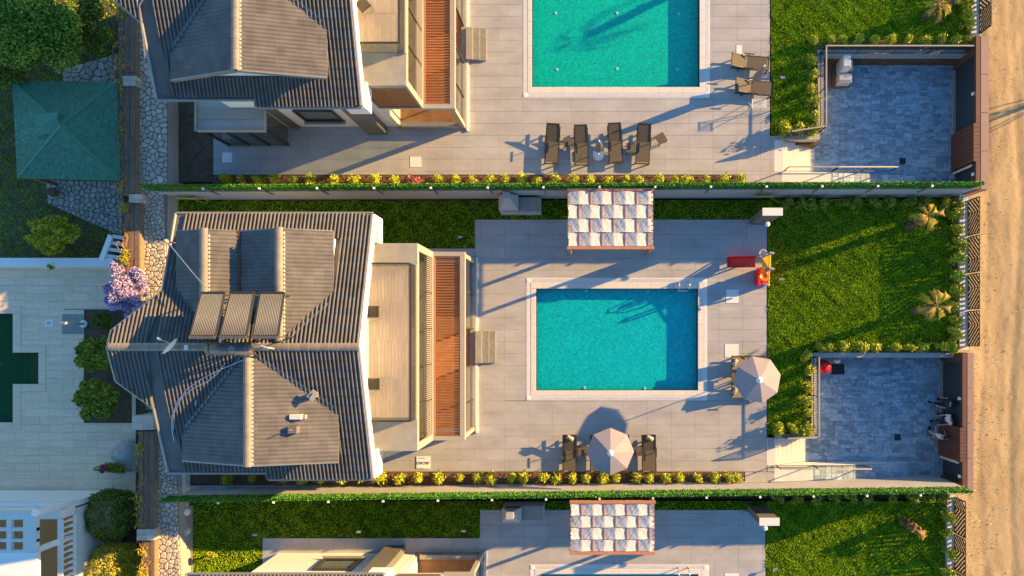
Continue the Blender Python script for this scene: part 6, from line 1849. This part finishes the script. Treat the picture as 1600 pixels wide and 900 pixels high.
# pot on the garden path
x, y = at(80, 300, -.7); o = thing('plant_pot', 'round brown clay pot at the end of the stone path', 'pot', (x, y, ZL))
MB().lathe([(.14, ZL), (.24, ZL + .2), (.22, ZL + .36)], 14, (x, y)).build('pot_body', M['soil'], o); MB().lathe([(.17, ZL + .362), (.15, ZL + .37)], 12, (x, y)).build('pot_soil', M['soil_dark'], o)

# white building in the lower left corner
wb = thing('white_building', 'white building with a balcony and balustrade in the lower left corner', 'building', (*at(60, 850), ZL))
zf = 1.4
a = at(-200, 793, zf); b = at(122, 1000, zf)
MB().box(a[0], b[1], -1.3, b[0], a[1], zf).build('wall', M['cream'], wb)
f0 = at(-200, 798, zf); f1 = at(118, 1000, zf)
MB().box(f0[0], f1[1], zf + .002, f1[0], f0[1], zf + .02).build('balcony_floor', M['brass_wood'], wb)
q = at(138, 772, -.3); MB().box(b[0] + .001, b[1], -1.3, b[0] + .45, a[1] - .1, -.3).build('plinth', M['cream'], wb)
# north parapet, sloping white roof edge
MB().box(a[0], a[1] - .32, zf + .021, b[0] - .12, a[1] + .1, zf + .95).build('parapet', M['white'], wb)
for k in range(2): MB().box(a[0], a[1] + .101 + .12 * k, -.9, b[0] - .05 * k, a[1] + .22 + .12 * k, zf + .6 - .5 * k).build('cornice', M['white'], wb)
xb = b[0] - .12
MB().box(xb - .1, b[1], zf + .95, xb + .12, a[1] - .33, zf + 1.05).build('top_rail', M['white'], wb)
MB().box(xb - .06, b[1], zf + .021, xb + .08, a[1] - .33, zf + .1).build('bottom_rail', M['white'], wb)
yy = a[1] - .5
while yy > b[1] + .2:
    MB().lathe([(.05, zf + .1), (.08, zf + .3), (.045, zf + .55), (.06, zf + .8), (.05, zf + .95)], 8, (xb, yy)).build('baluster', M['white'], wb); yy -= .29
z4 = 3.9
g0 = at(-120, 812, z4); g1 = at(57, 1000, z4)
gx = g1[0]; ys_ = [at(0, v, z4)[1] for v in (800, 812, 826, 829, 844, 846, 860, 866)]
pg_ = MB().box(g0[0], g1[1], z4 - .25, gx, at(0, 864, z4)[1], z4).build('canopy_slab', M['white'], wb)
for y0_, y1_ in ((800, 812), (825, 830), (843, 847), (860, 864.2)):
    MB().box(g0[0], at(0, y1_, z4)[1], z4 - .2, gx, at(0, y0_, z4)[1], z4 - .002).build('canopy_beam', M['cream'], wb)
for x0_, x1_ in ((-40, -26), (10, 17), (36, 57)):
    MB().box(at(x0_, 0, z4)[0], at(0, 860, z4)[1], z4 - .19, at(x1_, 0, z4)[0], at(0, 812, z4)[1], z4 + .003).build('canopy_beam', M['cream'], wb)
for x_ in (at(52, 0, z4)[0],):
    for y_ in (803, 862): MB().box(x_ - .14, at(0, y_, z4)[1] - .1, zf + .02, x_ + .1, at(0, y_, z4)[1] + .1, z4 - .2).build('column', M['white'], wb)
MB().lathe([(.05, z4), (.16, z4 + .1), (.17, z4 + .2), (.08, z4 + .34), (0, z4 + .38)], 14, at(61, 799, z4)).build('globe_finial', M['white'], wb, smooth=True)

# ================================================================== PEOPLE at the lower gate
def person(label, x, y, rz, shirt, trousers, hair, step=.25, arm=(.25, .1), seated=False, bag=False):
    o = thing('person', label, 'person', (x, y, -1.18), rz)
    # skeleton facing +x
    def skin(name, pts, edges, radii, m, root=0, sub=1):
        me = bpy.data.meshes.new(name); me.from_pydata(pts, edges, []); me.materials.append(m)
        ob = link(name, me, o)
        sk_ = ob.modifiers.new('skin', 'SKIN'); sk_.use_smooth_shade = True
        if not me.skin_vertices:
            bm_s = bmesh.new(); bm_s.from_mesh(me); bm_s.verts.layers.skin.verify(); bm_s.to_mesh(me); bm_s.free()
        bmv = me.skin_vertices[0]
        for i, r_ in enumerate(radii): bmv.data[i].radius = (r_, r_) if not isinstance(r_, tuple) else r_
        bmv.data[root].use_root = True
        ss_ = ob.modifiers.new('sub', 'SUBSURF'); ss_.levels = sub; ss_.render_levels = sub
        return ob
    s = step
    P_ = [(0, 0, .95), (0, 0, 1.12), (0, 0, 1.38), (.01, 0, 1.5), (.03, 0, 1.62),
          (0, .1, .92), (s * .55, .11, .5), (s * .75, .11, .08), (s * .75 + .17, .12, .03),
          (0, -.1, .92), (-s * .35, -.11, .5), (-s * .9, -.11, .1), (-s * .9 + .16, -.12, .03),
          (0, .19, 1.42), (-.03 + arm[0] * .2, .25, 1.14), (arm[0], .24, .92), (arm[0] + .06, .24, .85),
          (0, -.19, 1.42), (-.02 + arm[1] * .2, -.25, 1.14), (arm[1], -.24, .92), (arm[1] + .05, -.24, .85)]
    E_ = [(0, 1), (1, 2), (2, 3), (3, 4), (0, 5), (5, 6), (6, 7), (7, 8), (0, 9), (9, 10), (10, 11), (11, 12), (2, 13), (13, 14), (14, 15), (15, 16), (2, 17), (17, 18), (18, 19), (19, 20)]
    Rd = [(.12, .15), (.11, .14), (.11, .16), .055, (.09, .08), .085, .06, .04, .04, .085, .06, .04, .04, .05, .042, .03, .03, .05, .042, .03, .03]
    # fingers: five short chains per hand
    for hand, sy in ((16, 1), (20, -1)):
        hx_, hy_, hz_ = P_[hand]
        for k, (dy, ln_f) in enumerate(((-.03, .07), (-.01, .085), (.01, .08), (.03, .065))):
            i0 = len(P_); P_.append((hx_ + .02, hy_ + dy, hz_ - .05)); P_.append((hx_ + .035, hy_ + dy, hz_ - .05 - ln_f)); E_ += [(hand, i0), (i0, i0 + 1)]; Rd += [.011, .008]
        i0 = len(P_); P_.append((hx_ + .04, hy_ - sy * .03, hz_ - .03)); P_.append((hx_ + .065, hy_ - sy * .035, hz_ - .07)); E_ += [(hand, i0), (i0, i0 + 1)]; Rd += [.012, .009]
    body_ = skin('body', P_, E_, Rd, M['skin'])
    # head
    bm = bmesh.new(); bmesh.ops.create_icosphere(bm, subdivisions=3, radius=.105)
    for v in bm.verts:
        v.co.z *= 1.18; v.co.y *= .82
        if v.co.z < -.03 and v.co.x > 0: v.co.x *= .9
        if abs(v.co.y) < .018 and v.co.x > .07 and -.04 < v.co.z < .02: v.co.x += .02      # nose
        if abs(v.co.y) > .02 and abs(v.co.y) < .05 and v.co.x > .07 and 0 < v.co.z < .03: v.co.x -= .008
    me = bpy.data.meshes.new('head'); bm.to_mesh(me); bm.free(); me.materials.append(M['skin'])
    hd_ = link('head', me, o); hd_.location = (.04, 0, 1.65)
    for sy in (-1, 1):
        e = link('eye', MB().lathe([(.001, -.01), (.011, 0), (.001, .01)], 6).mesh('eye', M['black']), hd_); e.location = (.093, sy * .032, .012)
        e = link('ear', MB().box(-.015, -.008, -.03, .015, .008, .03).mesh('ear', M['skin']), hd_); e.location = (0, sy * .088, 0)
    e = link('mouth', MB().box(-.004, -.022, -.004, .004, .022, .004).mesh('mouth', M['pink']), hd_); e.location = (.089, 0, -.055)
    bm = bmesh.new(); bmesh.ops.create_icosphere(bm, subdivisions=3, radius=.116)
    bmesh.ops.bisect_plane(bm, geom=bm.verts[:] + bm.edges[:] + bm.faces[:], plane_co=(0.03, 0, 0.0), plane_no=(.75, 0, -.66), clear_outer=True)
    for v in bm.verts: v.co.z = v.co.z * 1.15 + .008; v.co.y *= .86
    me = bpy.data.meshes.new('hair'); bm.to_mesh(me); bm.free(); me.materials.append(hair); link('hair', me, hd_)
    # clothes over the body
    skin('shirt', [P_[0], P_[1], P_[2], (.005, 0, 1.47), P_[13], P_[14], P_[17], P_[18]], [(0, 1), (1, 2), (2, 3), (2, 4), (4, 5), (2, 6), (6, 7)], [(.15, .18), (.14, .17), (.14, .19), .075, .075, .06, .075, .06], shirt)
    skin('trousers', [P_[0], P_[5], P_[6], (P_[7][0], P_[7][1], .12), P_[9], P_[10], (P_[11][0], P_[11][1], .14)], [(0, 1), (1, 2), (2, 3), (0, 4), (4, 5), (5, 6)], [(.135, .165), .105, .08, .065, .105, .08, .065], trousers)
    for j in (8, 12):
        q = P_[j]; sh = link('shoe', MB().box(-.2, -.05, 0, .09, .05, .085).mesh('shoe', M['black']), o); sh.location = (q[0], q[1], -.0)
        b_ = sh.modifiers.new('b', 'BEVEL'); b_.width = .025; b_.segments = 2
    return o
x, y = at(1463, 627, -1.2); person('person in dark clothes standing nearest the sliding gate door', x, y, 2.9, M['navy'], M['black'], M['black'])
x, y = at(1464, 651, -1.2); person('person in a white shirt and dark trousers in the middle of the group', x, y, 3.4, M['shirt_white'], M['navy'], M['black'], arm=(.35, .3))
x, y = at(1452, 677, -1.2); person('person in a pale top with dark hair, beside the brown gate panel', x, y, 1.2, M['shirt_white'], M['wall_grey'], M['black'], step=.12, arm=(.3, .32))
